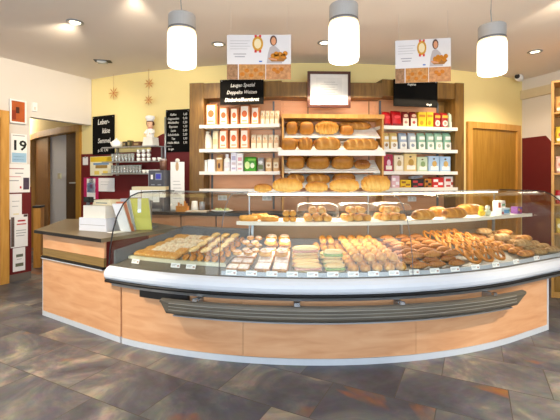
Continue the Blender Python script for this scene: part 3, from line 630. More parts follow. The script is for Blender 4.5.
# left service counter (straight run)
S1 = CA.p(pB0); S0 = Vector((-2.457, 3.961, 0)); SF = Frame((S0.x, S0.y), (S1.x, S1.y))
sc_ = thing('service_counter', 'beech service counter with dark worktop carrying the till', 'counter', S0, SF.rz)
L = SF.len
back0 = at(66, 219, 5.06); back1 = Vector((-1.06, 4.13, 0))
def loc2(p): d = p - SF.o; return (d.dot(SF.x), d.dot(SF.y))
bl = loc2(Vector((back0.x, back0.y, 0))); c_ = loc2(Vector((-2.0, 5.06, 0)))
el = loc2(CA.p(P_L - .012, -.92)); e_front = loc2(CA.p(P_L - .012, .02))
poly = [(-.06, -.05), (e_front[0] - .02, -.05), (el[0], el[1]), (c_[0], c_[1]), (bl[0], bl[1])]
def slab(poly, z0, z1):
    b = bmesh.new(); A = [b.verts.new((x, y, z0)) for x, y in poly]; B_ = [b.verts.new((x, y, z1)) for x, y in poly]
    b.faces.new(A); b.faces.new(B_)
    for i in range(len(poly)): b.faces.new((A[i], A[(i + 1) % len(poly)], B_[(i + 1) % len(poly)], B_[i]))
    return b
fin('worktop', slab(poly, .85, .885), M['top'], sc_)
fin('worktop_edge', slab([(-.066, -.056), (e_front[0] - .02, -.056), (e_front[0] - .02, -.051), (-.061, -.051)], .852, .882), M['gasket'], sc_)
x1_ = L - .004
fin('upper_panel', bx(0, e_front[0] - .05, .0, .02, .70, .849), M['beech'], sc_)
fin('ribbed_strip', bx(.0, e_front[0] - .05, -.004, .02, .622, .698), M['band'], sc_)
fin('metal_trim', bx(-.004, e_front[0] - .05, -.018, .02, .600, .620), M['gasket'], sc_)
fin('trim_line', bx(-.004, e_front[0] - .05, -.02, .0, .592, .599), M['plinth'], sc_)
fin('lower_panel', prism(bmesh.new(), [(0, .05), (L - .022, .05), (L - .022, .485), (e_front[0] - .05, .485), (e_front[0] - .05, .591), (0, .591)], 0, .02), M['beech'], sc_)
fin('plinth', bx(-.002, L - .022, -.004, .03, 0, .048), M['plinth'], sc_)
sp = [(0, .021), (.02, .021), (bl[0] + .08, bl[1] - .03), (bl[0] + .05, bl[1] - .03)]
fin('end_panel', slab(sp, 0, .849), M['beech'], sc_)
fin('corner_trim', bx(-.006, .0, -.003, .018, .0, .59), M['plinth'], sc_)
# white till with rear display
p = at(104.5, 231.5, 3.98); p.z = .8855
tl = thing('cash_register', 'cream and white cash register on the service counter', 'cash register', p, SF.rz * .7)
td_ = fin('till_drawer', bx(-.185, .185, -.15, .17, 0, .13), mat('#d9dbe2', .5, var=.03), tl, bevel=.01)
b = bmesh.new(); prism(b, [(-.15, .131), (.15, .131), (.15, .255), (-.15, .255)], -.13, .14); o = fin('till_body', b, mat('#ece7da', .5, var=.03), tl, bevel=.012)
b = bmesh.new(); v = [(-.13, .256), (.12, .256)]
prism(b, [(-.10, .256), (.16, .256), (.13, .31), (-.085, .31)], -.06, .12); ph_ = fin('printer_hood', b, mat('#efe2bd', .5), tl, bevel=.01)
fin('display_neck', bx(-.145, -.115, -.10, -.08, .256, .30), M['grey'], tl); cd_ = fin('customer_display', bx(-.17, -.075, -.11, -.07, .285, .34), M['gasket'], tl, bevel=.005)
fin('display_window', bx(-.16, -.085, -.1125, -.1095, .30, .328), mat('#1f2a24', .2), cd_)
fin('paper_slot', bx(-.05, .1, -.0625, -.0595, .275, .283), M['grey'], ph_)
fin('drawer_line', bx(-.17, .17, -.152, -.1495, .06, .064), M['greyink'], td_)
# folders leaning by the glass end
fdx = (CA.p(P_L, -.6) - CA.p(P_L, -.2)).normalized(); frz = atan2(fdx.y, fdx.x)
def folder(name, label, px0, px1, pyb, pyt, Y, col, lean, rz, back):
    p0 = at(px0, pyb, Y); w = (px1 - px0) * Y / F; h = (pyb - pyt) * Y / F
    t = thing(name, label, 'folder', (p0.x + w / 2, Y, .8865), rz)
    m = mat(col, .6, var=.04)
    b = bmesh.new(); v = [(-w / 2, 0), (w / 2, 0), (w / 2 - lean * h, h), (-w / 2 - lean * h, h)]; prism(b, v, -.012, .012)
    fin('cover', b, m, t, bevel=.002)
    b = bmesh.new(); prism(b, [(-w / 2 + .015 - lean * .01, .006), (w / 2 - .002, .006), (w / 2 - lean * h + .004, h - .01), (-w / 2 + .015 - lean * h, h - .01)], -.008, .016); fin('paper_block', b, M['paper'], t)
    return t, w, h
t, w, h = folder('ring_folder', 'yellow folder leaning among papers behind the case end glass', 134, 152, 231, 199.5, 3.94, '#d6cf5e', .12, .15, 0)
fin('white_clip', bx(-.05, -.015, -.016, -.0125, h * .55, h * 1.0), M['paper'], t); fin('clip_ring', lathe(bmesh.new(), [(.01, 0), (.016, 0), (.016, .003), (.01, .003)], 14), M['chrome'], t, loc=(-.032, -.0165, h * .6), rot=(pi / 2, 0, 0))
for k, (a, b_, yb, yt, Y, c, ln, lbl) in enumerate(((121.5, 131, 233, 205, 3.80, '#e7e5e8', .30, 'white folder leaning left against the orange edged folder'), (124.5, 134, 232.5, 203, 3.84, '#c8744c', .26, 'orange edged folder between white and grey folders'), (127.5, 136, 232, 200, 3.885, '#a9b0ba', .20, 'grey folder leaning against the yellow folder'))):
    folder('ring_folder', lbl, a, b_, yb, yt, Y, c, ln, .15, 0)
p = at(118, 236, 3.72); t = thing('paper_sheet', 'loose white papers lying on the worktop below the folders', 'papers', (p.x - .0, p.y, .8857), SF.rz)
fin('sheet_pad', bx(-.10, .02, -.05, .06, 0, .006), M['paper'], t)
# bag dispenser behind the folders
p = at(149, 190, 4.12); t = thing('bag_dispenser', 'beige topped dispenser with white paper bags hanging behind the yellow folder', 'dispenser', (p.x, p.y, .8855), .1)
zt_ = H + (HZ - 188) * 4.12 / F - .8855
fin('lid', bx(-.16, .19, -.07, .1, zt_ - .02, zt_ + .015), mat('#dccb9e', .6), t, bevel=.006)
fin('pole', bx(-.02, .02, .02, .05, .012, zt_ - .021), M['steel'], t); fin('foot', bx(-.08, .08, -.03, .09, 0, .012), M['steel'], t)
for k, (x0_, x1_, dzz) in enumerate(((-.06, .05, .13), (.055, .12, .15), (.125, .185, .10), (-.18, -.07, .10))): fin('paper_bag', bx(x0_, x1_, -.068, -.05, zt_ - dzz, zt_ - .021), M['paper'], t)
# low cabinet by the doorway
p = at(40, 206, 6.1); t = thing('low_cabinet', 'narrow low wooden cabinet with dark top in the recess behind the counter corner', 'cabinet', (p.x - .02, 6.1, 0), .35)
zc_ = H + (HZ - 206) * 6.1 / F
fin('carcass', bx(-.075, .025, -.0, .24, 0, zc_ - .03), M['oakl'], t, bevel=.004); fin('cabinet_top', bx(-.085, .032, -.015, .25, zc_ - .029, zc_), M['gasket'], t)

# ================================================================== RIGHT SIDE SHELF
Ys = 4.55; xs = (551.3 - 280) * Ys / F; zs_ = H + (HZ - 81) * Ys / F
rs = thing('side_shelf', 'tall light oak shelf against the white wall beyond the case end', 'shelf', (xs, Ys, 0), -.64)
fin('side_panel', bx(0, .028, 0, .34, 0, zs_), M['oakl'], rs, bevel=.003); fin('side_panel', bx(.80, .828, 0, .34, 0, zs_), M['oakl'], rs, bevel=.003)
fin('back_panel', bx(.028, .80, .32, .34, 0, zs_), M['oak'], rs); fin('shelf_board', bx(.028, .80, .0, .32, zs_ - .025, zs_), M['oakl'], rs)
fin('kick_board', bx(.028, .80, .02, .04, 0, .07), M['oakl'], rs)
zb_ = []
for py in (112.5, 143, 173, 204, 233, 258):
    z = H + (HZ - py) * Ys / F; zb_.append(z); fin('shelf_board', bx(.028, .80, .0, .319, z - .02, z), M['oakl'], rs)
RSF = Frame((xs, Ys), (xs + cos(-.64), Ys + sin(-.64)))
def on_rs(t, x, z, d=.1): t.location = RSF.w(x, d, z + .0008); t.rotation_euler = (0, 0, RSF.rz)
items = ((0, '#e9b56a', '#c8752a', 'orange pastry bag at the end of the highest shelf of the oak unit'), (1, '#e8c63c', '#b8432a', 'yellow pouch at the end of the second shelf of the oak unit'), (2, '#eec7b4', '#d9825a', 'pale peach bag at the end of the third shelf of the oak unit'))
for row, c, c2, lbl in items:
    t = make_bag('snack_bag', lbl, 'snack bag', .17, .2, .12, c, [('emblem', 0, .5, .3, .18, c2, 1), ('label_band', 0, .2, .4, .08, '#f3e6c8', 0)]); on_rs(t, .12, zb_[row], .12)
for k, (c, lbl) in enumerate((('#b3202a', 'red tin at the end of the oak unit, beside blue tin'), ('#27307c', 'dark blue tin beside the red tin on the oak unit'))):
    t = thing('tin', lbl, 'tin', (0, 0, 0)); fin('can_body', lathe(bmesh.new(), [(0, 0), (.036, 0), (.038, .01), (.038, .15), (.036, .16), (0, .16)], 18), mat(c, .35), t, smooth=True); fin('can_band', lathe(bmesh.new(), [(.0385, .05), (.0385, .1)], 18), mat('#d9d4cc' if k == 0 else '#4d63b0', .4), t)
    on_rs(t, .075 + k * .082, zb_[3], .07)
for k, (c, lbl) in enumerate((('#d9b33a', 'yellow pouch on the low board of the oak unit'), ('#b5392c', 'red pouch on the low board of the oak unit'))):
    t = make_bag('snack_bag', lbl, 'snack bag', .09, .17, .08, c, [('emblem', 0, .5, .3, .16, '#f0e2c0', 1)]); on_rs(t, .085 + .1 * k, zb_[4], .09)

# ================================================================== WALL DECOR, LEFT COLUMN
def wsheet(name, label, cat, fr, rc, m, parts=(), d=0.0, th=.004, frame=None):
    x0, x1, z0_, z1_ = fr.rect(*rc, d); w, h = x1 - x0, z1_ - z0_
    t = thing(name, label, cat, fr.w((x0 + x1) / 2, d - th - .0005, z0_), fr.rz)
    fin('sheet', bx(-w / 2, w / 2, 0, th, 0, h), m, t)
    if frame:
        fw, fm = frame
        b = bmesh.new(); box(b, -w / 2 - fw, -w / 2, -.012, th, -fw, h + fw); box(b, w / 2, w / 2 + fw, -.012, th, -fw, h + fw); box(b, -w / 2, w / 2, -.012, th, -fw, 0); box(b, -w / 2, w / 2, -.012, th, h, h + fw)
        fin('frame', b, fm, t)
    for nm, a, b_, c, d_, mm in parts:
        fin(nm, bx(-w / 2 + a * w, -w / 2 + c * w, -.0015, .0005, b_ * h, d_ * h), mm, t)
    return t, w, h
red_ = mat('#b5252c', .6)
t, w, h = wsheet('wall_picture', 'small orange painting in a white frame on the white column', 'picture', LW, (10.8, 101.5, 24.3, 122), mat('#b0541c', .7, var=.5, scale=9), (('dark_blot', .35, .42, .6, .72, mat('#4a2410', .8, var=.4)), ('red_patch', .05, .1, .35, .55, mat('#8f3312', .8, var=.4, scale=12))), -.016, .01, (.02, M['paper']))
t, w, h = wsheet('wall_thermostat', 'small white thermostat on the wall above the doorway corner', 'thermostat', LW, (31.8, 102.6, 36.6, 111.4), M['paper'], (('grey_dial', .3, .15, .7, .5, mat('#d2cdc4', .5)),), -.0, .02)
t, w, h = wsheet('wall_calendar', 'white tear-off calendar showing a large black 19', 'calendar', LW, (10.8, 134, 26.8, 163.5), M['paper'], (('blue_panel', .06, .04, .96, .36, mat('#9fc3dc', .6)), ('header_line', .1, .93, .86, .955, M['greyink']), ('note_line', .15, .12, .8, .14, mat('#7f9fb8', .6)), ('note_line', .15, .22, .8, .24, mat('#7f9fb8', .6))), -.013)
text('date_number', '19', t, M['ink'], h * .46, (0, -.002, h * .46), sx=1.05, off=h * .012)
t, w, h = wsheet('wall_notice', 'wide white notice with a small dark photo and red mark under the calendar', 'notice', LW, (6.6, 164, 29.8, 192.5), M['paper'], (('dark_photo', .70, .1, .96, .52, mat('#4a3d4e', .6, var=.6, scale=30)), ('red_mark', .55, .14, .62, .22, red_), ('top_line', .05, .82, .72, .85, mat('#a86a6a', .7)), ('print_line', .35, .66, .7, .69, M['greyink']), ('print_line', .08, .54, .6, .57, mat('#d8a3a3', .7)), ('print_line', .08, .40, .5, .43, M['greyink'])), -.013)
t, w, h = wsheet('wall_notice', 'narrow plain white sheet pinned over the dark red panel', 'notice', LW, (9.4, 194, 21.6, 219), M['paper'], (('print_line', .2, .7, .8, .72, M['greyink']), ('print_line', .2, .5, .7, .52, M['greyink']), ('stamp', .3, .12, .75, .22, mat('#e9dcae', .7))), -.013)
t, w, h = wsheet('wall_notice', 'white leaflet with red heading and a dark photo strip along one edge', 'notice', LW, (10.6, 214.5, 27.6, 247), M['paper'], (('photo_strip', .02, .03, .2, .93, mat('#5b4a42', .6, var=.7, scale=40)), ('red_heading', .4, .78, .85, .83, red_), ('red_heading', .35, .68, .9, .72, mat('#c46a6a', .6)), ('print_line', .3, .5, .9, .52, M['greyink']), ('print_line', .3, .42, .9, .44, M['greyink']), ('print_line', .3, .34, .8, .36, M['greyink']), ('dark_corner', .75, .92, .98, .99, mat('#4d4038', .6))), -.020)
t, w, h = wsheet('wall_notice', 'lowest white sheet on the column with two small car-shaped pictures', 'notice', LW, (12.8, 247.6, 25, 271), M['paper'], (('green_picture', .25, .60, .82, .72, mat('#6d7260', .6, var=.4, scale=30)), ('green_picture', .2, .2, .85, .34, mat('#6a6a52', .6, var=.4, scale=30)), ('caption_line', .3, .5, .7, .52, M['greyink'])), -.013)

# ------------------------------------------------------------------ back wall, coffee corner
def WF(px): a = WA.phi(px); p0 = WA.p(a); return Frame((p0.x - cos(a), p0.y - sin(a)), (p0.x + cos(a), p0.y + sin(a)))
def chalkboard(label, fr, rc, lines, d=-.03, rim=None):
    x0, x1, z0_, z1_ = fr.rect(*rc, d); w, h = x1 - x0, z1_ - z0_
    t = thing('chalkboard', label, 'chalkboard', fr.w((x0 + x1) / 2, d, z0_), fr.rz)
    fin('slate_panel', bx(-w / 2, w / 2, -.008, .008, 0, h), M['chalkb'], t, bevel=.003)
    for body, cx, cz, sz, shx in lines: text('chalk_writing', body, t, M['chalk'], sz * h, (cx * w, -.009, cz * h), shear=shx, sx=.85, off=sz * h * .012)
    for sx_ in (-.46, .46): fin('corner_screw', lathe(bmesh.new(), [(.006, 0), (.006, .003), (0, .004)], 10), M['steel'], t, loc=(sx_ * w, -.008, h * .96), rot=(pi / 2, 0, 0))
    return t, w, h
chalkboard('black chalkboard with white handwriting, beside the yellow wall corner', WF(103), (93, 115.8, 114.2, 154.5), (('Leber-', .02, .78, .19, .15), ('käse', .14, .55, .19, .15), ('Semmel', .05, .3, .17, .15), ('p. St. 1,90', .0, .08, .11, .15)), -.02)
chalkboard('black chalkboard price list hanging beside the dark wooden post', WF(178), (166.2, 109.6, 189.4, 152), tuple((s, -.18, .86 - .095 * i, .075, .2) for i, s in enumerate(('Kaffee', 'Cappuccino', 'Milchkaffee', 'Espresso', 'Latte', 'Schokolade', 'Tee', 'Heiße Milch'))) + tuple((s, .33, .86 - .095 * i, .075, 0) for i, s in enumerate(('1,60', '2,10', '2,20', '1,50', '2,40', '2,20', '1,50', '1,30'))) + (('to go', -.28, .05, .08, .1),), -.02)
chalkboard('black chalkboard with three lines of handwriting hung from the shelving beam', FL, (220.2, 79.4, 263.6, 104.4), (('Laugen Spezial', .02, .70, .2, .25), ('Doppelte Weizen', .0, .42, .2, .25), ('Dinkelvollkornbrot', .0, .12, .21, .25)), -.05)
chalkboard('mostly blank dark chalkboard hung from the beam above the coffee bags', FR, (393.6, 80.5, 437.2, 106.8), (('to go', .3, .07, .12, .2), ('Angebot', -.1, .8, .12, .1)), -.05)
# framed certificate
x0, x1, z0_, z1_ = FM.rect(307.5, 71.5, 350.5, 107.5, -.03); w, h = x1 - x0, z1_ - z0_
t = thing('framed_certificate', 'certificate in a dark brown frame above the bread rack', 'framed certificate', FM.w((x0 + x1) / 2, -.03, z0_), FM.rz)
b = bmesh.new(); fw = .035
box(b, -w / 2, -w / 2 + fw, -.01, .025, 0, h); box(b, w / 2 - fw, w / 2, -.01, .025, 0, h); box(b, -w / 2 + fw, w / 2 - fw, -.01, .025, 0, fw); box(b, -w / 2 + fw, w / 2 - fw, -.01, .025, h - fw, h)
fin('frame', b, mat('#4a2416', .35, var=.15), t)
fin('mount_board', bx(-w / 2 + fw, w / 2 - fw, .004, .015, fw, h - fw), mat('#dedcd8', .8, spec=.1), t)
cf = fin('certificate_sheet', bx(-w * .30, w * .30, .001, .0039, h * .17, h * .83), mat('#d4d3d0', .8, spec=.1), t)
for i in range(7): fin('print_line', bx(-w * (.2 if i % 3 else .12), w * (.2 if i % 2 else .14), -.0005, .0009, h * (.28 + .07 * i), h * (.29 + .07 * i)), M['greyink'], cf)
# straw stars on threads
def star(label, px, py, r_px):
    of_ = .06 if py != 100 else .10; a = WA.phi(px, of_); p = WA.p(a, of_); z = H + (HZ - py) * p.y / F; r = r_px * p.y / F
    t = thing('straw_star', label, 'straw star', (p.x, p.y, z), a, 'straw stars hanging before the yellow wall')
    for i in range(4):
        an = pi * i / 4; poly = []
        b = bmesh.new(); n = 6
        v = [b.verts.new((x * cos(an) - y * sin(an), -.003 + .0015 * i, x * sin(an) + y * cos(an))) for x, y in ((-r, 0), (-r * .55, .012), (-r * .2, .006), (r * .2, .006), (r * .55, .012), (r, 0), (r * .55, -.012), (r * .2, -.006), (-r * .2, -.006), (-r * .55, -.012))]
        f = b.faces.new(v); e = bmesh.ops.extrude_face_region(b, geom=[f]); bmesh.ops.translate(b, vec=(0, .0012, 0), verts=[g for g in e['geom'] if isinstance(g, bmesh.types.BMVert)])
        fin('straw_bar', b, mat('#cf9a5a', .7, var=.15), t)
    fin('hub', lathe(bmesh.new(), [(.008, 0), (.008, .006), (0, .007)], 10), mat('#b5502e', .7), t, loc=(0, -.003, 0), rot=(pi / 2, 0, 0))
    fin('thread', tube(bmesh.new(), [(0, 0, r * .2), (0, 0, ZC - z)], .0022, 5), mat('#c9a878', .8), t)
star('larger straw star hanging above the handwritten chalkboard', 113.5, 93, 7)
star('upper straw star high above the baker figure', 149, 83.5, 6)
star('lower straw star just above the baker figure', 148.6, 100, 5.5)
# glass wall shelves with post
CF = WF(138)
cs_t = thing('cup_shelf', 'wall shelf of three glass boards with a chrome post for cups', 'shelf', CF.w(CF.hit(138), 0, 1.5), CF.rz)
X0, X1 = CF.hit(109, -.12) - CF.hit(138), CF.hit(163, -.12) - CF.hit(138)
CZ = []
for py in (147.2, 161.8, 173.6):
    z = CF.z(138, py, -.12); CZ.append(z); fin('glass_board', bx(X0, X1, -.26, -.05, z - 1.5 - .012, z - 1.5), mat('#9fb5b0', .15, .1), cs_t)
    fin('board_rim', bx(X0, X1, -.265, -.261, z - 1.5 - .014, z - 1.5 + .004), M['steel'], cs_t)
xp = CF.hit(165.3, -.14) - CF.hit(138)
fin('chrome_post', tube(bmesh.new(), [(xp, -.14, CZ[2] - 1.5 - .18), (xp, -.14, CZ[0] - 1.5 + .42)], .014, 10), M['steel'], cs_t, smooth=True)
fin('side_arm', bx(X1, xp + .10, -.16, -.12, CZ[0] - 1.5 - .012, CZ[0] - 1.5), M['steel'], cs_t)
for x in (X0 + .08, X1 - .08): fin('wall_bar', bx(x - .01, x + .01, -.049, -.008, CZ[2] - 1.53, CZ[0] - 1.5), M['steel'], cs_t)
gl = thing('coffee_glass', 'x', 'glass', (0, 0, 0))
fin('glass_wall', lathe(bmesh.new(), [(0, 0), (.018, 0), (.02, .02), (.0228, .125), (.0205, .125), (.018, .02), (0, .012)], 16), M['cupglass'], gl, smooth=True)
gk = Kind(gl)
def cfp(px, d, z): return CF.w(CF.hit(px, d), d, z + .0006)
for i in range(10):
    for j, d in enumerate((-.21, -.11)): gk.put(cfp(112.6 + i * 3.05, d, CZ[2]), 0, 'tall clear coffee glass standing in rows on the lowest glass board', 'coffee glasses on the lowest board')
cup = thing('espresso_cup', 'x', 'cup', (0, 0, 0))
fin('cup_body', lathe(bmesh.new(), [(0, 0), (.02, 0), (.034, .025), (.038, .06), (.035, .06), (.03, .025), (0, .01)], 16), M['paper'], cup, smooth=True)
fin('cup_handle', tube(bmesh.new(), [(.036, 0, .05), (.055, 0, .045), (.055, 0, .025), (.033, 0, .02)], .005, 6), M['paper'], cup, smooth=True)
ck = Kind(cup)
cg = thing('latte_glass', 'x', 'glass', (0, 0, 0))
fin('glass_wall', lathe(bmesh.new(), [(0, 0), (.02, 0), (.015, .012), (.022, .04), (.0245, .12), (.022, .12), (.019, .04), (0, .016)], 16), M['cupglass'], cg, smooth=True)
lk = Kind(cg)
for i in range(7):
    for d in (-.21, -.11): lk.put(cfp(113 + i * 3.3, d, CZ[1]), 0, 'curved clear latte glass on the middle glass board', 'latte glasses on the middle board')
for i in range(5):
    ck.put(cfp(144 + i * 3.8, -.2, CZ[2]), pi / 2, 'white cup in the row on the lowest glass board', 'white cups on the lowest board', scale=(.7, .7, .85))
for i in range(3):
    for k in range(3): ck.put(cfp(138.5 + i * 5, -.19, CZ[1] + .0615 * k), pi / 4, 'white cup in the stacked cups on the middle glass board', 'stacked white cups on the middle board')
for i in range(2): ck.put(cfp(154 + i * 5.2, -.19, CZ[1]), pi / 4, 'single white cup beside the stacked cups on the middle glass board', 'single cups on the middle board')
# on the top board
p = cfp(116.5, -.17, CZ[0]); t = thing('white_teapot', 'white porcelain teapot at the chalkboard end of the top glass board', 'teapot', p, CF.rz)
fin('pot_body', lathe(bmesh.new(), [(0, 0), (.05, 0), (.075, .03), (.078, .065), (.055, .1), (.03, .112)], 20), M['paper'], t, smooth=True)
fin('pot_lid', lathe(bmesh.new(), [(.035, .110), (.03, .122), (.01, .128), (.012, .142), (0, .148)], 16), M['paper'], t, smooth=True)
fin('pot_spout', tube(bmesh.new(), [(-.07, 0, .04), (-.1, 0, .06), (-.115, 0, .09)], [.016, .011, .009], 8), M['paper'], t, smooth=True); fin('pot_handle', tube(bmesh.new(), [(.07, 0, .075), (.105, 0, .08), (.105, 0, .04), (.072, 0, .03)], .007, 8), M['paper'], t, smooth=True)
for k, (px, wpx, hpx, c, lbl) in enumerate(((126, 4, 5.5, '#3a332a', 'small dark box beside the teapot on the top glass board'), (130.5, 3.4, 6.5, '#4c4a30', 'small olive box on the top glass board'), (138, 9, 5, '#55341d', 'long brown box beside the baker figure stand'))):
    Yq = CF.w(CF.hit(px, -.17), -.17, 0).y; w_, h_ = wpx * Yq / F, hpx * Yq / F
    t = make_carton('small_box', lbl, 'box', w_, h_, .08, c, [('label_patch', 0, .5, .3, .2, '#8f7c58', 0)]); t.location = cfp(px, -.17, CZ[0]); t.rotation_euler = (0, 0, CF.rz)
# baker figurine on its white stand
px = 150.2; p = cfp(px, -.16, CZ[0]); Yq = p.y; u = Yq / F
t = thing('figurine_stand', 'white box stand under the baker figure on the top glass board', 'stand', p, CF.rz)
hs = 8.3 * u
b = bmesh.new(); prism(b, [(-6.6 * u, 0), (6.6 * u, 0), (5.6 * u, hs), (-4.8 * u, hs)], -.06, .08); fin('stand_body', b, mat('#e3dfd6', .5), t, bevel=.006)
fin('stand_plate', bx(-4.9 * u, 5.7 * u, -.062, .082, hs + .0005, hs + .008), M['paper'], t)
hs += .008
t = thing('baker_figurine', 'baker figurine with white hat and brown hair standing on the white stand', 'figurine', (p.x, p.y, p.z + hs + .001), CF.rz)
fin('coat', lathe(bmesh.new(), [(0, 0), (.055, 0), (.062, .03), (.055, .09), (.05, .115), (.028, .135), (.022, .142)], 20, squash=(1, .75)), M['paper'], t, smooth=True)
hd = fin('head', lathe(bmesh.new(), [(0, .128), (.022, .132), (.045, .155), (.054, .185), (.05, .215), (.03, .238), (0, .244)], 20, squash=(1, .95)), mat('#e8b994', .6), t, smooth=True)
for s in (-1, 1):
    fin('eye', lathe(bmesh.new(), [(.005, 0), (.005, .002), (0, .003)], 10), M['ink'], hd, loc=(s * .019, -.049, .192), rot=(pi / 2, 0, 0)); fin('sleeve', tube(bmesh.new(), [(s * .048, 0, .112), (s * .075, -.02, .07), (s * .05, -.055, .05)], [.02, .018, .015], 10), M['paper'], t, smooth=True)
    fin('hand', lathe(bmesh.new(), [(0, -.012), (.011, -.004), (.011, .006), (0, .013)], 10), mat('#e8b994', .6), t, loc=(s * .044, -.062, .05), smooth=True)
fin('mouth', bx(-.012, .012, -.049, -.046, .163, .166), mat('#b0463c', .6), hd); fin('nose', lathe(bmesh.new(), [(0, -.008), (.007, 0), (0, .009)], 10), mat('#e0a884', .6), hd, loc=(0, -.053, .181), smooth=True)
b = lathe(bmesh.new(), [(.053, .175), (.061, .19), (.058, .225), (.035, .248), (0, .253)], 20)
bmesh.ops.delete(b, geom=[f for f in b.faces if f.calc_center_median().y < -.02 and f.calc_center_median().z < .222], context='FACES'); fin('hair', b, mat('#5a3318', .8, var=.2), t, smooth=True)
fin('chef_hat', lathe(bmesh.new(), [(.050, .236), (.052, .262), (.066, .275), (.070, .295), (.055, .315), (.02, .322), (0, .322)], 20), M['paper'], t, smooth=True)
fin('neck_scarf', lathe(bmesh.new(), [(.03, .128), (.034, .134), (.028, .142)], 16), mat('#c4453c', .6), t, smooth=True)
# papers on the dark red wainscot
t, w, h = wsheet('wall_poster', 'yellow and white poster with a loaf picture on the dark red wall', 'poster', WF(101), (90.4, 156.4, 112.6, 175.6), mat('#efe6c4', .7), (('yellow_band', .02, .72, .98, .98, mat('#e5c02c', .6)), ('loaf_picture', .25, .38, .78, .55, mat('#9a7a3a', .6, var=.4, scale=30)), ('blue_print', .15, .56, .85, .66, mat('#6d8fb4', .6, var=.3)), ('yellow_spot', .2, .05, .42, .25, mat('#e9cf62', .6)), ('yellow_spot', .58, .05, .8, .25, mat('#e9cf62', .6))), -.026)
t, w, h = wsheet('wall_tag', 'small white tag hanging beside the yellow poster', 'tag', WF(86), (83, 157, 88, 165), M['paper'], (('tag_hook', .4, .85, .6, 1.1, M['steel']),), -.026)
t, w, h = wsheet('wall_flyer', 'magenta flyer with a blue figure shape behind the till', 'flyer', WF(91), (84, 177.5, 98.6, 199), mat('#c21c5c', .6), (('white_panel', .22, .0, .8, .95, M['paper']), ('blue_shape', .25, .3, .8, .75, mat('#2b6fc0', .5, var=.3, scale=25)), ('dark_top', .36, .74, .66, .98, mat('#26324e', .6)), ('pink_spot', .42, .5, .62, .68, mat('#e0507a', .6))), -.026)
t, w, h = wsheet('wall_note', 'plain white paper taped to the dark red wall under the yellow poster', 'note', WF(106), (98.8, 178, 114.6, 191.5), M['paper'], (('pencil_line', .15, .7, .7, .72, M['greyink']), ('pencil_line', .15, .5, .6, .52, M['greyink'])), -.026)

# ------------------------------------------------------------------ things on the rear worktop
WZ = .9905
def onw(px, off): a = WA.phi(px, off); p = WA.p(a, off); return (p.x, p.y, WZ), a
(p, a) = onw(161.3, .5); u = p[1] / F
t = thing('coffee_machine', 'dark grey coffee machine with a blue display on the rear worktop', 'coffee machine', p, a)
hm = H + (HZ - 170.4) * u - WZ; wm = 16.4 * u
fin('machine_body', bx(-wm / 2, wm / 2, -.12, .14, 0, hm), mat('#4d4f58', .35, var=.05), t, bevel=.012)
sc2 = fin('display_panel', bx(-wm * .05, wm * .36, -.124, -.121, hm - .13, hm - .035), mat('#8d93a3', .3), t); fin('screen', bx(-wm * .01, wm * .31, -.1265, -.1245, hm - .115, hm - .05), mat('#3d3f9a', .3, emit=.3), sc2)
for i in range(3):
    for s in (-1, 1): fin('select_button', bx(s * wm * .22 - .025, s * wm * .22 + .025, -.126, -.121, hm - .2 - .045 * i, hm - .185 - .045 * i), mat('#8f939c', .4), t)
fin('white_badge', bx(-wm * .36, -wm * .22, -.124, -.121, hm - .12, hm - .06), M['paper'], t)
fin('side_trim', bx(-wm / 2 - .008, -wm / 2 - .0005, -.12, -.09, 0, hm - .01), M['steel'], t); fin('spout', bx(-.03, .03, -.16, -.121, .14, .2), M['gasket'], t, bevel=.004); fin('drip_tray', bx(-wm * .4, wm * .4, -.17, -.121, 0, .03), M['steel'], t)
h2 = (171 - 159.5) * u
t = thing('bean_hopper', 'brown tinted bean hopper standing on the coffee machine', 'hopper', (p[0] + .03 * cos(a), p[1] + .03 * sin(a), WZ + hm + .001), a)
fin('hopper_cup', lathe(bmesh.new(), [(0, 0), (.042, 0), (.046, h2 * .85), (.04, h2 * .86)], 18), mat('#6d4a3a', .35, var=.25, scale=30), t, smooth=True); fin('hopper_lid', lathe(bmesh.new(), [(.048, h2 * .86), (.048, h2 * .95), (.03, h2), (0, h2)], 18), mat('#a9a6a8', .3), t)
(p, a) = onw(177.6, .50); u = p[1] / F
t = thing('menu_stand', 'white menu sheet held upright by a brown clip on the rear worktop', 'menu stand', p, a)
hp = H + (HZ - 162) * u - WZ; wp_ = 15 * u
fin('foot', bx(-wp_ * .45, wp_ * .45, -.03, .04, 0, .015), M['steel'], t); fin('menu_sheet', bx(-wp_ / 2, wp_ / 2, -.008, .0, .016, hp), M['paper'], t)
fin('clip', prism(bmesh.new(), disc(0, hp - .06, .022, .06, 14), -.018, -.009), mat('#c4a47c', .5), t); fin('clip_head', lathe(bmesh.new(), [(0, -.03), (.025, -.02), (.03, 0), (.02, .022), (0, .028)], 14), mat('#e2ddd6', .4), t, loc=(0, -.004, hp + .02), smooth=True)
for i in range(6): fin('print_line', bx(-wp_ * .3, wp_ * (.3 - .06 * (i % 3)), -.0092, -.0081, hp * (.25 + .07 * i), hp * (.25 + .07 * i) + .006), M['greyink'], t)
(p, a) = onw(182.5, .635); u = p[1] / F
t = thing('napkin_holder', 'small orange wooden holder with upright slats on the rear worktop', 'holder', p, a)
fin('holder_box', bx(-.075, .075, -.04, .04, 0, .075), mat('#c9822a', .5, var=.15), t, bevel=.004)
for x, hh in ((-.05, .12), (-.015, .10), (.035, .14), (.06, .11)): fin('slat', bx(x - .012, x + .012, -.01, .0, .0755, hh), mat('#c07a2c', .5, var=.15), t)
(p, a) = onw(194.6, .5); t = thing('paper_cup', 'white paper cup upside down beside the orange holder', 'cup', p, a)
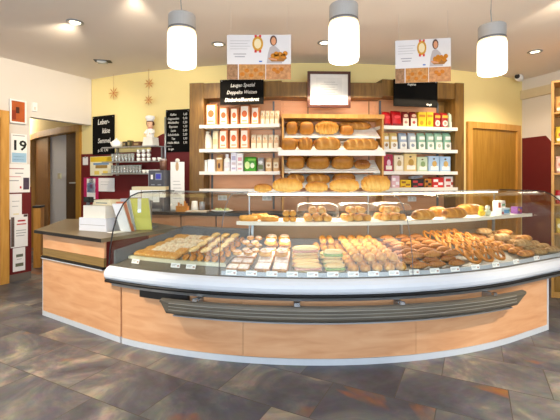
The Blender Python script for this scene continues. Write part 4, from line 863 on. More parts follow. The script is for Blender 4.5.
fin('cup_wall', lathe(bmesh.new(), [(.048, 0), (.05, .006), (.036, .13), (.033, .132), (0, .132)], 18), M['paper'], t, smooth=True); fin('cup_rim', lathe(bmesh.new(), [(.0485, .0), (.0525, .004), (.0485, .009)], 18), M['paper'], t, smooth=True)
(p, a) = onw(202.2, .5); t = thing('sugar_canister', 'grey sugar canister beside the white paper cup', 'canister', p, a)
fin('canister_body', lathe(bmesh.new(), [(0, 0), (.036, 0), (.038, .09), (.035, .1)], 18), mat('#a8a2a6', .35), t, smooth=True); fin('canister_lid', lathe(bmesh.new(), [(.039, .1), (.039, .118), (.02, .126), (0, .126)], 18), M['steel'], t)
(p, a) = onw(197, .645); t = thing('paper_stack', 'flat beige stack of paper bags in front of the white cup', 'paper bags', p, a)
fin('bag_layer', bx(-.14, .14, -.045, .045, 0, .012), mat('#d8c4ae', .8), t, rz=0); fin('bag_layer', bx(-.12, .15, -.04, .045, .0125, .02), mat('#e2d2be', .8), t)
(p, a) = onw(222, .585); t = thing('snack_plate', 'oval white plate of green salad garnish on the rear worktop', 'plate', p, a)
fin('plate_dish', lathe(bmesh.new(), [(0, 0), (.09, 0), (.145, .02), (.142, .026), (.09, .008), (0, .008)], 28, squash=(1, .62)), M['paper'], t, smooth=True)
t = thing('salad_garnish', 'ring of green salad leaves lying on the oval white plate', 'salad', (p[0], p[1], p[2] + .0085), a)
def blob_ring(R, r, n, sq):
    b = bmesh.new(); rings = []
    for i in range(n):
        an = 2 * pi * i / n; rr = r * (1 + .35 * sin(an * 7)); ring = []
        for k in range(8):
            q = 2 * pi * k / 8; ring.append(b.verts.new(((R + rr * cos(q)) * cos(an), (R + rr * cos(q)) * sin(an) * sq, max(0, rr * .9 + rr * sin(q)))))
        rings.append(ring)
    for i in range(n):
        A, B_ = rings[i], rings[(i + 1) % n]
        for k in range(8): b.faces.new((A[k], A[(k + 1) % 8], B_[(k + 1) % 8], B_[k]))
    return b
fin('leaf_ring', blob_ring(.075, .018, 42, .55), CR['lettuce'], t, smooth=True); fin('cream_dip', lathe(bmesh.new(), [(0, 0), (.04, 0), (.035, .015), (0, .02)], 16, squash=(1, .55)), M['cream'], t, smooth=True)

# ================================================================== CEILING
def pendant(label, px, y0, ym, y1, wpx):
    dia = .225; Y = dia * F / wpx; u = Y / F; X = (px - 280) * u
    zt_, zm, zb2 = H + (HZ - y0) * u, H + (HZ - ym) * u, H + (HZ - y1) * u; r = dia / 2
    t = thing('pendant_lamp', label, 'pendant lamp', (X, Y, zb2), 0, 'cylinder pendant lamps over the counter')
    fin('metal_cap', lathe(bmesh.new(), [(.0, zt_ - zb2), (r * .90, zt_ - zb2), (r * .94, zt_ - zb2 - .008), (r * .94, zm - zb2), (.0, zm - zb2 + .004)], 32), mat('#aaa6a2', .5, .1), t)
    fin('glowing_shade', lathe(bmesh.new(), [(r * .93, zm - zb2 - .001), (r, zm - zb2 - .03), (r, .03), (r * .95, .008), (r * .8, 0), (0, 0)], 32), SHADE, t, smooth=True)
    fin('cap_slot_ring', lathe(bmesh.new(), [(r * .95, zm - zb2 + .006), (r * .955, zm - zb2 + .012), (r * .95, zm - zb2 + .018)], 32), mat('#6f6c6a', .4, .5), t)
    fin('cord', tube(bmesh.new(), [(0, 0, zt_ - zb2), (-.01, 0, zt_ - zb2 + .12), (0, 0, ZC - zb2 - .03)], .004, 6), M['steel'], t)
    fin('ceiling_rose', lathe(bmesh.new(), [(0, ZC - zb2 - .03), (.05, ZC - zb2 - .03), (.055, ZC - zb2 - .001), (0, ZC - zb2 - .001)], 20), mat('#aaa6a2', .5, .1), t)
    ld = bpy.data.lights.new('lamp_light', 'POINT'); ld.energy = 9; ld.color = (1, .86, .66); ld.shadow_soft_size = .12
    lo = bpy.data.objects.new('lamp_light', ld); COL.objects.link(lo); lo.location = (X, Y, zb2 - .14)
def shade_mat():
    m, nt, b = newmat('opal_shade'); b.inputs['Base Color'].default_value = hx('#fff4dc'); b.inputs['Roughness'].default_value = .4
    tc = nt.nodes.new('ShaderNodeTexCoord'); sp = nt.nodes.new('ShaderNodeSeparateXYZ'); nt.links.new(tc.outputs['Generated'], sp.inputs[0])
    n = nt.nodes.new('ShaderNodeTexVoronoi'); n.inputs['Scale'].default_value = 14; nt.links.new(tc.outputs['Generated'], n.inputs[0])
    mr = nt.nodes.new('ShaderNodeMapRange'); mr.inputs[1].default_value = 1.0; mr.inputs[2].default_value = .55; mr.inputs[3].default_value = .8; mr.inputs[4].default_value = 1.7; nt.links.new(sp.outputs[2], mr.inputs[0])
    r = ramp(nt, [(0, '#fff8ea'), (.75, '#fff0d2'), (1, '#ffdf9e')]); nt.links.new(sp.outputs[2], r.inputs[0]); nt.links.new(r.outputs[0], b.inputs['Emission Color'])
    nt.links.new(mr.outputs[0], b.inputs['Emission Strength']); return m
SHADE = shade_mat()
pendant('glowing white cylinder pendant lamp above the till side of the counter', 182, 15.5, 31, 67, 28.5)
pendant('glowing white cylinder pendant lamp above the middle of the display case', 343.7, 5.5, 22.5, 62, 30.5)
pendant('glowing white cylinder pendant lamp nearest the oak door', 492, 26, 40.5, 74.5, 27)
def spot(label, x, y, power, size=65, col=(1, .84, .62), aim=None, vis=True):
    t = thing('recessed_downlight', label, 'downlight', (x, y, ZC), 0, 'recessed downlights')
    fin('trim_ring', lathe(bmesh.new(), [(.055, -.001), (.085, -.001), (.085, -.008), (.06, -.012), (.055, -.001)], 24), M['steel'], t, smooth=True)
    fin('lamp_disc', lathe(bmesh.new(), [(0, -.004), (.054, -.004), (.054, -.001)], 24), emission('downlight_glow', '#fff0d0', 4), t)
    ld = bpy.data.lights.new('spot_light', 'SPOT'); ld.energy = power; ld.spot_size = radians(size); ld.spot_blend = .6; ld.color = col; ld.shadow_soft_size = .05
    lo = bpy.data.objects.new('spot_light', ld); COL.objects.link(lo); lo.location = (x, y, ZC - .02)
    if aim: lo.rotation_euler = (Vector(aim) - lo.location).to_track_quat('-Z', 'Y').to_euler()
def cxy(px, py): Y = (ZC - H) * F / (HZ - py); return (px - 280) * Y / F, Y
SPOTS = [('lit downlight in the ceiling above the floor by the left wall', *cxy(75, 22), 115, 110, (-3.5, 5.2, 1.7)), ('downlight partly hidden beside the hanging poster', *cxy(218.5, 44), 42, 75, (-.9, 5.3, 1.6)), ('downlight just beside the middle pendant lamp', *cxy(324.5, 42.5), 45, 75, (.55, 5.1, 1.6)), ('lit downlight in the ceiling towards the security camera', *cxy(535, 51.5), 90, 115, (3.5, 5.4, 1.2))]
for l, x, y, pw, sz, aim in SPOTS: spot(l, x, y, pw, sz, aim=aim)
x, y = cxy(103, 61)
t = thing('ceiling_spotlight', 'dark rectangular swivel spotlight set in the ceiling near the yellow wall', 'spotlight', (x, y, ZC), .2)
fin('dark_recess', bx(-.11, .11, -.06, .06, -.006, -.001), M['gasket'], t); fin('swivel_head', bx(-.07, .05, -.045, .045, -.03, -.0065), M['steel'], t, bevel=.006); fin('lens', bx(-.05, .03, -.03, .03, -.033, -.0305), mat('#c9cdd2', .2), t)
# security camera in the corner
p = at(519, 77.5, 6.05); t = thing('security_camera', 'small white security camera at the ceiling corner over the oak door', 'security camera', p, -.5)
fin('camera_body', lathe(bmesh.new(), [(0, -.09), (.05, -.085), (.056, -.06), (.056, .06), (.04, .075), (0, .08)], 20), mat('#dedcd8', .4), t, rot=(pi / 2, 0, -.3), smooth=True)
fin('camera_lens', lathe(bmesh.new(), [(0, 0), (.035, 0), (.035, .012), (.02, .015), (0, .012)], 18), M['gasket'], t, loc=(-.026, -.086, 0), rot=(pi / 2, 0, -.3)); fin('mount_arm', tube(bmesh.new(), [(0, .02, .05), (0, .05, ZC - p.z - .01)], .015, 8), M['paper'], t); fin('mount_plate', lathe(bmesh.new(), [(0, 0), (.045, 0), (.045, .012), (0, .012)], 16), M['paper'], t, loc=(0, .05, ZC - p.z - .013))
# hanging posters with a baker photo
def hung_poster(label, pts, Y, rz):
    (xa, ya), (xb, yb) = pts; u = Y / F; w, h = (xb - xa) * u, (yb - ya) * u
    p = at((xa + xb) / 2, yb, Y)
    t = thing('hanging_poster', label, 'poster', p, rz, 'posters hanging from the ceiling')
    sh = fin('sheet', bx(-w / 2, w / 2, 0, .004, 0, h), mat('#c6c5ca', .8, var=.01, spec=.1), t)
    def rect(nm, a, b, c, d, m, y=-.001, par=None): return fin(nm, bx(-w / 2 + a * w, -w / 2 + c * w, y, .0005 if y > -.0015 else y + .0008, b * h, d * h), m, par or t)
    def pol(nm, pts, m, y=-.002, par=None): return fin(nm, prism(bmesh.new(), [(-w / 2 + a * w, b * h) for a, b in pts], y, y + .0012), m, par or t)
    rect('photo_strip', .0, .0, .17, .34, mat('#8a6a50', .8, var=.75, scale=40, spec=.1)); s1_ = rect('photo_strip', .185, .0, .6, .34, mat('#a5794c', .8, var=.75, scale=36, spec=.1)); s2_ = rect('photo_strip', .61, .0, 1.0, .34, mat('#a87b56', .8, var=.7, scale=30, spec=.1))
    for a, b_ in ((.24, .12), (.31, .2), (.38, .09), (.45, .21), (.53, .12), (.74, .22), (.79, .17), (.85, .23)): pol('bread_print', disc(a, b_, .038, .045, 12), mat('#a8682a', .8, var=.5, scale=60, spec=.1), -.0022, s1_ if a < .6 else s2_)
    for i in range(4): rect('print_line', .05, .86 - .06 * i, .36 - .04 * (i % 2), .87 - .06 * i, mat('#9a9aa0', .8))
    rect('print_line', .1, .56, .3, .58, mat('#8a8a92', .8)); rect('print_line', .12, .5, .28, .52, mat('#8a8a92', .8)); rect('blue_mark', .5, .39, .55, .42, mat('#3c5da8', .6))
    sl_ = pol('gold_seal', disc(.48, .80, .085, .17, 20), mat('#b5893a', .8, var=.2, scale=40, spec=.1)); pol('seal_centre', disc(.48, .80, .055, .11, 18), mat('#cfc2a0', .8, spec=.1), -.003, sl_)
    for x in (.43, .50): pol('red_ribbon', [(x, .60), (x + .035, .60), (x + .035, .66), (x, .66)], red_, -.0028); pol('red_ribbon', [(x, .94), (x + .035, .94), (x + .035, .995), (x, .995)], red_, -.0028)
    # the printed woman baker: white coat, dark hair, tray of bread
    ct_ = pol('coat_print', [(.62, .36), (.64, .58), (.67, .72), (.72, .76), (.76, .74), (.82, .66), (.86, .52), (.86, .36)], mat('#a39da0', .8, spec=.1), -.002)
    hr_ = pol('hair_print', disc(.725, .87, .055, .115, 18), mat('#4a2c1c', .6), -.0022); pol('face_print', disc(.728, .855, .036, .085, 18), mat('#c08a6a', .8, spec=.1), -.003, hr_)
    tr_ = pol('tray_print', [(.65, .46), (.7, .4), (.88, .4), (.94, .48), (.9, .54), (.7, .52)], mat('#8f6438', .8, spec=.1), -.003)
    for a, b_ in ((.72, .53), (.78, .50), (.83, .56), (.88, .52), (.91, .58), (.77, .57)): pol('bread_print', disc(a, b_, .04, .055, 12), mat('#b3742c', .8, var=.3, scale=60, spec=.1), -.0036, tr_)
    pol('arm_print', [(.64, .48), (.66, .44), (.78, .42), (.78, .45), (.68, .49)], mat('#b9866a', .8, spec=.1), -.004, ct_)
    for s in (-.44, .44): fin('hanging_wire', tube(bmesh.new(), [(s * w, .002, h), (s * w, .002, ZC - p.z)], .0012, 5), mat('#cfc8c0', .4), t)
hung_poster('hanging poster with baker photo, over the three line chalkboard', ((227, 34.8), (291, 79.5)), 3.6, .0)
hung_poster('hanging poster with baker photo, over the mostly blank chalkboard', ((396.3, 39.3), (449.3, 82.3)), 3.75, -.16)

# ================================================================== BAKED GOODS
def food(name, bm, m, parent=None):
    """bm carries a float layer 'tone' (pale 0 to dark 1) that the crust material reads"""
    o = fin(name, bm, m, parent, smooth=True); return o
def tone_bm():
    b = bmesh.new(); return b, b.verts.layers.float.new('tone')
def surf(nu, nv, fn):
    b, T = tone_bm(); rings = []
    for i in range(nu + 1):
        u = i / nu
        if i in (0, nu):
            x, y, z, t = fn(u, 0); v = b.verts.new((x, y, z)); v[T] = t; rings.append([v])
        else:
            r = []
            for k in range(nv):
                x, y, z, t = fn(u, 2 * pi * k / nv); v = b.verts.new((x, y, z)); v[T] = t; r.append(v)
            rings.append(r)
    for A, B_ in zip(rings, rings[1:]):
        for k in range(nv):
            j = (k + 1) % nv; q = ([A[0]] if len(A) == 1 else [A[k], A[j]]) + ([B_[0]] if len(B_) == 1 else [B_[j], B_[k]])
            b.faces.new(q)
    return b
def loaf_bm(L, W, Hh, ns=0, skew=0., dep=.16, p=2.6, wob=.0, nu=26, nv=16, long_slash=False):
    def fn(u, a):
        e = abs(2 * u - 1); r = max(0, 1 - e ** p) ** .5; c, s = cos(a), sin(a); g = 0
        if ns and s > -.1 and .04 < u < .96:
            f = (u * ns + skew * c) % 1; g = math.exp(-((f - .5) / .14) ** 2) * min(1, max(0, s + .3))
        if long_slash: g = max(g, math.exp(-((c + .1) / .22) ** 2) * (s > 0) * (r > .45))
        r2 = r * (1 - dep * g) * (1 + wob * sin(u * 17 + 3 * c))
        z = s * (.62 if s > 0 else .38) * Hh * r2 if s > 0 else max(s, -.75) / .75 * .38 * Hh * r2
        return ((u - .5) * L, W / 2 * r2 * c, .38 * Hh + z, min(1, max(0, .42 + .34 * s + .25 * (e > .8) - .45 * g)))
    return surf(nu, nv, fn)
def braid_bm(L, W, Hh, k=5, dep=.36):
    """three plaited strands of dough, fat in the middle and drawn in at the ends"""
    b, T = tone_bm(); n, seg = 84, 10; A = W * .30; r0 = min(W * .215, Hh * .34); B_ = max(.004, Hh / 2 - r0)
    for s_ in range(3):
        prev = None; path = []
        for i in range(n + 1):
            u = i / n; env = max(0, 1 - abs(2 * u - 1) ** 2.6) ** .5; ph = 2 * pi * (u * k * .62 + s_ / 3)
            path.append((Vector(((u - .5) * L * .96, A * env * sin(ph), Hh / 2 + B_ * env * sin(2 * ph) - Hh * .10 * (1 - env))), r0 * (.28 + .72 * env)))
        for i, (p, r) in enumerate(path):
            t = (path[min(i + 1, n)][0] - path[max(i - 1, 0)][0]).normalized(); a = t.cross(Vector((0, 0, 1))).normalized(); c = a.cross(t); ring = []
            for q in range(seg):
                w = 2 * pi * q / seg; d = a * cos(w) + c * sin(w); v = b.verts.new(p + d * r); v.co.z = max(v.co.z, .001); v[T] = min(1, max(0, .30 + .30 * d.z + .35 * (p.z - Hh / 2) / max(.01, B_))); ring.append(v)
            if prev:
                for q in range(seg): b.faces.new((prev[q], prev[(q + 1) % seg], ring[(q + 1) % seg], ring[q]))
            else: b.faces.new(ring)
            prev = ring
        b.faces.new(prev)
    return b
def roll_bm(D, Hh, kind='kaiser'):
    def fn(u, a):
        th = u * pi; rr = sin(th) ** .8 if 0 < th < pi else 0; zc = cos(th); g = 0
        if kind == 'kaiser' and zc > 0: g = math.exp(-((((a / (2 * pi) * 5 + .8 * u) % 1) - .5) / .16) ** 2) * min(1, rr * 1.3)
        if kind == 'cut' and zc > 0: g = math.exp(-((rr * sin(a)) / .14) ** 2)
        k = 1 - .14 * g; z = zc * (.62 if zc > 0 else .38) * Hh * (k if zc > 0 else 1)
        if zc < 0: z = max(zc, -.8) / .8 * .38 * Hh
        return (D / 2 * rr * cos(a) * (1 - .04 * g), D / 2 * rr * sin(a) * (1 - .04 * g), .38 * Hh + z, min(1, max(0, .4 + .35 * zc - .35 * g)))
    return surf(12, 25, fn)
def croissant_bm(L, R, bend=.9, seg=7):
    def fn(u, a):
        th = (u - .5) * 2 * bend; rad = L / 2 / sin(bend) if bend > .05 else 0
        f = (u * seg + .10 * cos(a)) % 1; stp = 1 - .28 * (1 - f) ** 2 * (sin(pi * u) ** .5 if 0 < u < 1 else 0)
        r = R * (0.12 + .88 * max(0, sin(pi * u)) ** .75) * stp if 0 < u < 1 else 0
        c, s = cos(a), sin(a)
        x, y = (rad * sin(th), rad * (cos(th) - 1) * .7) if rad else ((u - .5) * L, 0)
        return (x + r * c * sin(th), y + r * c * cos(th), R * .7 + (r * s * .92 if s > 0 else max(s, -.76) * r * .92), min(1, max(0, .25 + .5 * f + .25 * s)))
    return surf(42, 14, fn)
def tube_food(pts, rad, seg=9):
    b = tube(bmesh.new(), pts, rad, seg); T = b.verts.layers.float.new('tone')
    zs = [v.co.z for v in b.verts]; lo, hi = min(zs), max(zs)
    for v in b.verts: v[T] = .3 + .5 * (v.co.z - lo) / max(1e-4, hi - lo)
    return b
def pretzel_bm(w):
    K = [(-.30, -.33, .09), (-.17, -.12, .07), (-.02, .06, .05), (.12, .22, .02), (.27, .37, 0), (.43, .33, 0), (.50, .08, 0), (.44, -.20, 0), (.26, -.40, 0), (0, -.46, 0)]
    K = K + [(-x, y, 0) for x, y, z in K[-2:2:-1]] + [(.02, .06, .14), (.17, -.12, .11), (.30, -.33, .09)]
    K = [Vector(k) * w for k in K]; P = []
    for i in range(len(K) - 1):
        a, b_, c, d = K[max(i - 1, 0)], K[i], K[i + 1], K[min(i + 2, len(K) - 1)]
        for j in range(4):
            t = j / 4; P.append(.5 * (2 * b_ + (c - a) * t + (2 * a - 5 * b_ + 4 * c - d) * t * t + (3 * b_ - a - 3 * c + d) * t ** 3))
    P.append(K[-1]); n = len(P)
    for p in P: p.z += .105 * w
    return tube_food(P, [w * (.06 + .045 * sin(pi * i / (n - 1)) ** 1.6) for i in range(n)])
def slab_bm(w, d, h, nx=9, ny=9, amp=.2, rnd=.12, seed=1):
    """a cake square: rounded plan, bumpy top, straight sides"""
    rg = random.Random(seed); b, T = tone_bm(); top = []
    for j in range(ny + 1):
        row = []
        for i in range(nx + 1):
            x, y = (i / nx - .5), (j / ny - .5); e = max(abs(x), abs(y)) * 2; ed = 1 - rnd * (e > .99)
            z = h * (ed + (amp * (rg.random() - .5) if e < .99 else 0)); v = b.verts.new((x * w, y * d, z)); v[T] = .25 + rg.random() * .5; row.append(v)
        top.append(row)
    for j in range(ny):
        for i in range(nx): b.faces.new((top[j][i], top[j][i + 1], top[j + 1][i + 1], top[j + 1][i]))
    ring = top[0][:] + [r[-1] for r in top[1:]] + top[-1][-2::-1] + [r[0] for r in top[-2:0:-1]]
    bot = []
    for v in ring: q = b.verts.new((v.co.x * .98, v.co.y * .98, 0)); q[T] = .45; bot.append(q)
    for i in range(len(ring)): b.faces.new((ring[i], ring[(i + 1) % len(ring)], bot[(i + 1) % len(ring)], bot[i]))
    b.faces.new(bot); return b
def disc_bm(R, h, amp=.25, seed=2):
    rg = random.Random(seed); b, T = tone_bm(); n = 22; rings = []
    for q, z in ((0, .8), (.25, .85), (.5, .8), (.75, .8), (.88, 1.), (1, .6), (.96, 0)):
        if q == 0: v = b.verts.new((0, 0, h * z)); v[T] = .4; rings.append([v]); continue
        r = []
        for i in range(n):
            a = 2 * pi * i / n; jit = amp * h * (rg.random() - .5) if q < .9 else 0
            v = b.verts.new((R * q * cos(a), R * q * sin(a), h * z + jit)); v[T] = .15 + .6 * rg.random() if q < .85 else .55; r.append(v)
        rings.append(r)
    for A, B_ in zip(rings, rings[1:]):
        for i in range(n):
            j = (i + 1) % n; b.faces.new(([A[0]] if len(A) == 1 else [A[i], A[j]]) + [B_[j], B_[i]])
    b.faces.new(rings[-1]); return b
def proto(name, cat, bm, m): o = food(name, bm, m); tag(o, 'x', cat); return Kind(o)
SL = math.atan(.155 / .9)
def deckrot(phi, rz=0, rx=0): return (Matrix.Rotation(CA.ang(phi), 3, 'Z') @ Matrix.Rotation(SL, 3, 'X') @ Matrix.Rotation(rz, 3, 'Z') @ Matrix.Rotation(rx, 3, 'X')).to_euler()
def ondeck(k, phi, t, up, label, group, rz=0, sc=1, rx=0):
    return k.put(CA.p(phi, -t, dz(t) + .0012 + up), 0, label, group, rot=deckrot(phi, rz, rx), scale=(sc, sc, sc))
def J(a): return random.uniform(-a, a)
def step(w, t): return w / (CA.R - t)

# ---- trays in the first section
def tray(label, a, b, t0, t1):
    t = thing('baking_tray', label, 'tray', CA.p((a + b) / 2, -(t0 + t1) / 2, dz((t0 + t1) / 2) + .002))
    fin('tray_base', CA.sweep([(-t0, dz(t0) + .002), (-t1, dz(t1) + .002), (-t1, dz(t1) + .006), (-t0, dz(t0) + .006)], a, b, 10), M['steel'], t, world=True)
    fin('tray_lip', CA.sweep([(-t0 + .004, dz(t0) + .0015), (-t0 + .004, dz(t0) + .028), (-t0 + .0005, dz(t0) + .028), (-t0 + .0005, dz(t0) + .0015)], a, b, 10), mat('#c9c2a0', .4, .3), t, world=True)
    fin('tray_lip', CA.sweep([(-t1 - .0005, dz(t1) + .0015), (-t1 - .0005, dz(t1) + .03), (-t1 - .004, dz(t1) + .03), (-t1 - .004, dz(t1) + .0015)], a, b, 10), M['steel'], t, world=True)
    return t
tA0, tA1 = P_L + .012, CA.phi(183, -.3); tB1 = pS1 - .006
tray('metal baking tray of crumble cake squares at the till end of the case', tA0, tA1, .19, .84)
tray('metal baking tray of golden nut pastries beside the crumble cake', tA1 + .003, tB1, .19, .84)
kc = proto('crumble_cake', 'cake', slab_bm(.1, .118, .042, amp=.5, seed=3), CR['crumble']); ks = proto('sugared_cake', 'cake', slab_bm(.1, .118, .042, amp=.5, seed=4), CR['sugar'])
ncol = 5; st = (tA1 - tA0 - .01) / ncol
for j in range(5):
    for i in range(ncol):
        ph = tA0 + .005 + st * (i + .5); t = .262 + .125 * j
        if i in (2, 3) and j > 0 or (i == 1 and j in (1, 2, 3)) or (i == 4 and j in (2, 3)): ondeck(ks, ph, t, .008, 'crumble cake square dusted white with sugar on the till end tray', 'sugar dusted crumble cake squares', sc=.98 * min(1, st * (CA.R - t) / .102))
        else: ondeck(kc, ph, t, .008, 'golden brown crumble cake square without sugar on the till end tray', 'plain crumble cake squares', sc=.98 * min(1, st * (CA.R - t) / .102))
kn = proto('nut_pastry', 'pastry', croissant_bm(.15, .034, .5, 5), CR['roll'])
ncol = 6; st = (tB1 - tA1 - .012) / ncol
for j in range(5):
    for i in range(ncol):
        ondeck(kn, tA1 + .008 + st * (i + .5), .258 + .127 * j, .007, 'golden ridged nut pastry in rows beside the crumble cake', 'golden nut pastries on the second tray', rz=pi / 2 + .25, sc=.83)
ks2 = proto('nut_pastry', 'pastry', croissant_bm(.15, .034, .5, 5), CR['pale'])
for j in range(4):
    for i in range(3): ondeck(ks2, tA1 + .012 + st * (i * 1.7 + .9), .32 + .132 * j, .060, 'pale topped nut pastry lying on the golden rows beside the crumble cake', 'pale nut pastries on top of the second tray', rz=pi / 2 - .3 + J(.15), sc=.8)

# ---- iced pastries, two blocks with a dark gap
ki = Kind(tag(food('iced_pastry', slab_bm(.125, .115, .045, amp=.15, rnd=.3, seed=5), CR['roll']), 'x', 'pastry'))
food('icing', slab_bm(.116, .106, .052, amp=.12, rnd=.12, seed=6), CR['icing'], ki.root)
kp = Kind(tag(food('iced_swirl', roll_bm(.125, .06), CR['roll']), 'x', 'pastry'))
def swirl():
    pts = []
    for i in range(60):
        a = i / 59 * 2 * pi * 2.4; r = .012 + .038 * i / 59; pts.append((r * cos(a), r * sin(a), .058 - .30 * r * r / .05))
    return tube_food(pts, .007, 6)
food('icing_swirl', swirl(), CR['icing'], kp.root)
for blk, (xa, xb) in enumerate(((222.5, 254), (258.5, 290))):
    for j in range(5):
        t = .135 + .13 * j
        a, b = max(CA.phi(xa, -.3), pS1 + .006), CA.phi(xb, -.3); w = (b - a) * (CA.R - t) / 2
        for i in range(2):
            ph = a + (b - a) * (i + .5) / 2
            nm = ('beside the glass seam', 'beyond the dark gap')[blk]
            if j < 3: ondeck(ki, ph, t, .0, f'white iced pastry square in the front rows {nm}', f'iced squares {nm}', rz=J(.05), sc=.97 * min(1, w / .128))
            else: ondeck(kp, ph, t, .0, f'round iced swirl pastry in the back rows {nm}', f'iced swirls {nm}', rz=J(3), sc=.97 * min(1, w / .128))
            if j in (1, 3, 4): ondeck(kp, ph + J(.004), t + .01, .068, f'round iced swirl pastry piled on top {nm}', f'piled iced swirls {nm}', rz=J(3), sc=.93 * min(1, w / .128))
# ---- sandwiches
def sandwich(label, L, crustm, fillm):
    r = thing('filled_sandwich', label, 'sandwich', (0, 0, 0))
    b = loaf_bm(L, .075, .028); food('bread_half', b, crustm, r)
    f = food('filling', slab_bm(L * .93, .082, .014, nx=16, ny=5, amp=.9, seed=9), fillm, r); f.location = (0, 0, .0245)
    b = loaf_bm(L, .074, .036); o = food('bread_half', b, crustm, r); o.location = (0, 0, .036)
    return Kind(r)
kw = sandwich('x', .225, CR['pale'], CR['filling']); kg = sandwich('x', .168, CR['pale'], CR['lettuce'])
a = CA.phi(305.5, -.25)
for j in range(4): ondeck(kw, a + (.004 if j == 0 else 0), .125 + .09 * j, 0, f'long pale ham sandwich, {ORD[j]} row from the front glass', 'ham sandwiches', rz=J(.02))
ondeck(kw, a, .30, .076, 'long pale ham sandwich lying on top of the others', None, rz=.08)
a = CA.phi(332, -.25)
for j in range(4): ondeck(kg, a, .125 + .088 * j, 0, f'long sandwich with green lettuce, {ORD[j]} row from the front glass', 'lettuce sandwiches', rz=J(.05))
ondeck(kg, a, .215, .076, 'lettuce sandwich lying on top of the lettuce sandwich rows', None, rz=-.06)
# ---- round rolls
kr = proto('bread_roll', 'bread roll', roll_bm(.092, .062), CR['roll']); km = proto('mini_roll', 'bread roll', roll_bm(.062, .05, 'cut'), CR['roll'])
for j in range(2):
    for i in range(3): ondeck(km, CA.phi(316, -.65) + step(.068, .65) * i, .60 + .07 * j, 0, 'small golden roll behind the lettuce sandwiches', 'small rolls behind the sandwiches', rz=J(3))
for j in range(2):
    for i in range(2): ondeck(km, CA.phi(323, -.65) + step(.069, .65) * i, .635 + .071 * j, .052, 'small golden roll piled on top behind the lettuce sandwiches', 'small rolls piled behind the sandwiches', rz=J(3))
a = CA.phi(350.5, -.15)
for lay in range(2):
    for j in range(7 - lay):
        for i in range(5 - lay):
            t = .13 + .097 * (j + .5 * lay)
            ondeck(kr, a + step(.099, .15) * (i + .5 * lay) + .004 + J(.0007), t + J(.002), .064 * lay, ('golden round roll in the bottom layer of the big roll heap', 'golden round roll in the upper layer of the big roll heap')[lay], ('rolls of the bottom layer', 'rolls of the upper layer')[lay], rz=J(3), sc=random.uniform(.93, .985) * (CA.R - t) / (CA.R - .13))
# ---- brown croissants
kx = proto('croissant', 'croissant', croissant_bm(.20, .040, .45, 7), CR['brown'])
a, b = CA.phi(407, -.15), CA.phi(464, -.15); w = (b - a) / 3
for lay in range(2):
    for j in range(7 - lay):
        for i in range(3):
            t = .14 + .094 * (j + .5 * lay)
            ondeck(kx, a + w * (i + .45) + J(.004), t, .066 * lay, ('brown ridged croissant in the bottom layer beside the pretzels', 'brown ridged croissant in the upper layer beside the pretzels')[lay], ('croissants of the bottom layer', 'croissants of the upper layer')[lay], rz=J(.03), sc=.845 * (CA.R - t) / (CA.R - .14))
# ---- pretzels
kz = proto('pretzel', 'pretzel', pretzel_bm(.140), CR['pretzel'])
a = CA.phi(472, -.15)
PN = ('front', 'second', 'third', 'fourth', 'fifth')
for j in range(5):
    for i in range(3):
        t = .15 + .122 * j; ondeck(kz, a + step(.161, t) * (i + .2 * (j % 2)), t, .050 + .010 * min(j, 3), f'shiny brown pretzel leaning in the {PN[j]} row of the pretzel heap', f'pretzels of the {PN[j]} row', rz=J(.08), rx=radians(37), sc=.95)
# ---- long seeded rolls at the end
kl = proto('seeded_stick', 'bread stick', loaf_bm(.205, .08, .06, 4, .3), CR['seeded']); kb = proto('bread_stick', 'bread stick', loaf_bm(.205, .08, .06, 3, .3), CR['brown'])
a = CA.phi(516.5, -.15)
for j in range(7):
    for i in range(3):
        t = .125 + .092 * j; kk = kl if (i >= 1) else kb
        ondeck(kk, a + step(.212, .3) * (i + .45), t, 0, ('plain brown bread stick next to the pretzel heap', 'pale seeded bread stick beside the plain brown ones', 'pale seeded bread stick at the far end glass')[i], ('brown bread sticks', 'seeded bread sticks', 'end seeded bread sticks')[i], rz=J(.06) - .1)
for j in range(5): ondeck(kb if j % 2 else kl, a + step(.212, .3) * (.95 + .9 * (j % 2)), .22 + .10 * j, .0635, f'{"brown" if j % 2 else "seeded"} bread stick lying on top at the far end, {ORD[j]} from the front glass', 'bread sticks lying on top', rz=-.2)

# ---- price tags along the front
tgt = thing('price_tag', 'x', 'price tag', (0, 0, 0))
fin('card', bx(-.043, .043, -.0015, .0, 0, .038), M['paper'], tgt); fin('card_clip', bx(-.02, .02, .0001, .003, 0, .006), M['steel'], tgt)
fin('print_line', bx(-.034, .01, -.0022, -.0014, .024, .027), M['greyink'], tgt); fin('print_line', bx(-.034, .0, -.0022, -.0014, .015, .018), M['greyink'], tgt); fin('price_mark', bx(.018, .036, -.0022, -.0014, .010, .022), mat('#b58a7c', .7), tgt)
kt = Kind(tgt)
tags = [135, 175, 190.5] + [231 + 20.4 * i for i in range(16)]
wh = ['alone in front of the crumble cake', 'in front of the crumble cake edge, next to its twin', 'in front of the nut pastries, next to its twin'] + [f'{ORD[i]} along the front rim from the glass seam' for i in range(16)]
for px, l in zip(tags, wh):
    tt = .075 if px < 200 else .0105; ph = CA.phi(px, -tt)
    kt.put(CA.p(ph, -tt, dz(tt) + .0085), 0, f'small white price tag, {l}', 'price tags along the front rim', rot=(-.35 if px < 200 else -.24, 0, CA.ang(ph)))

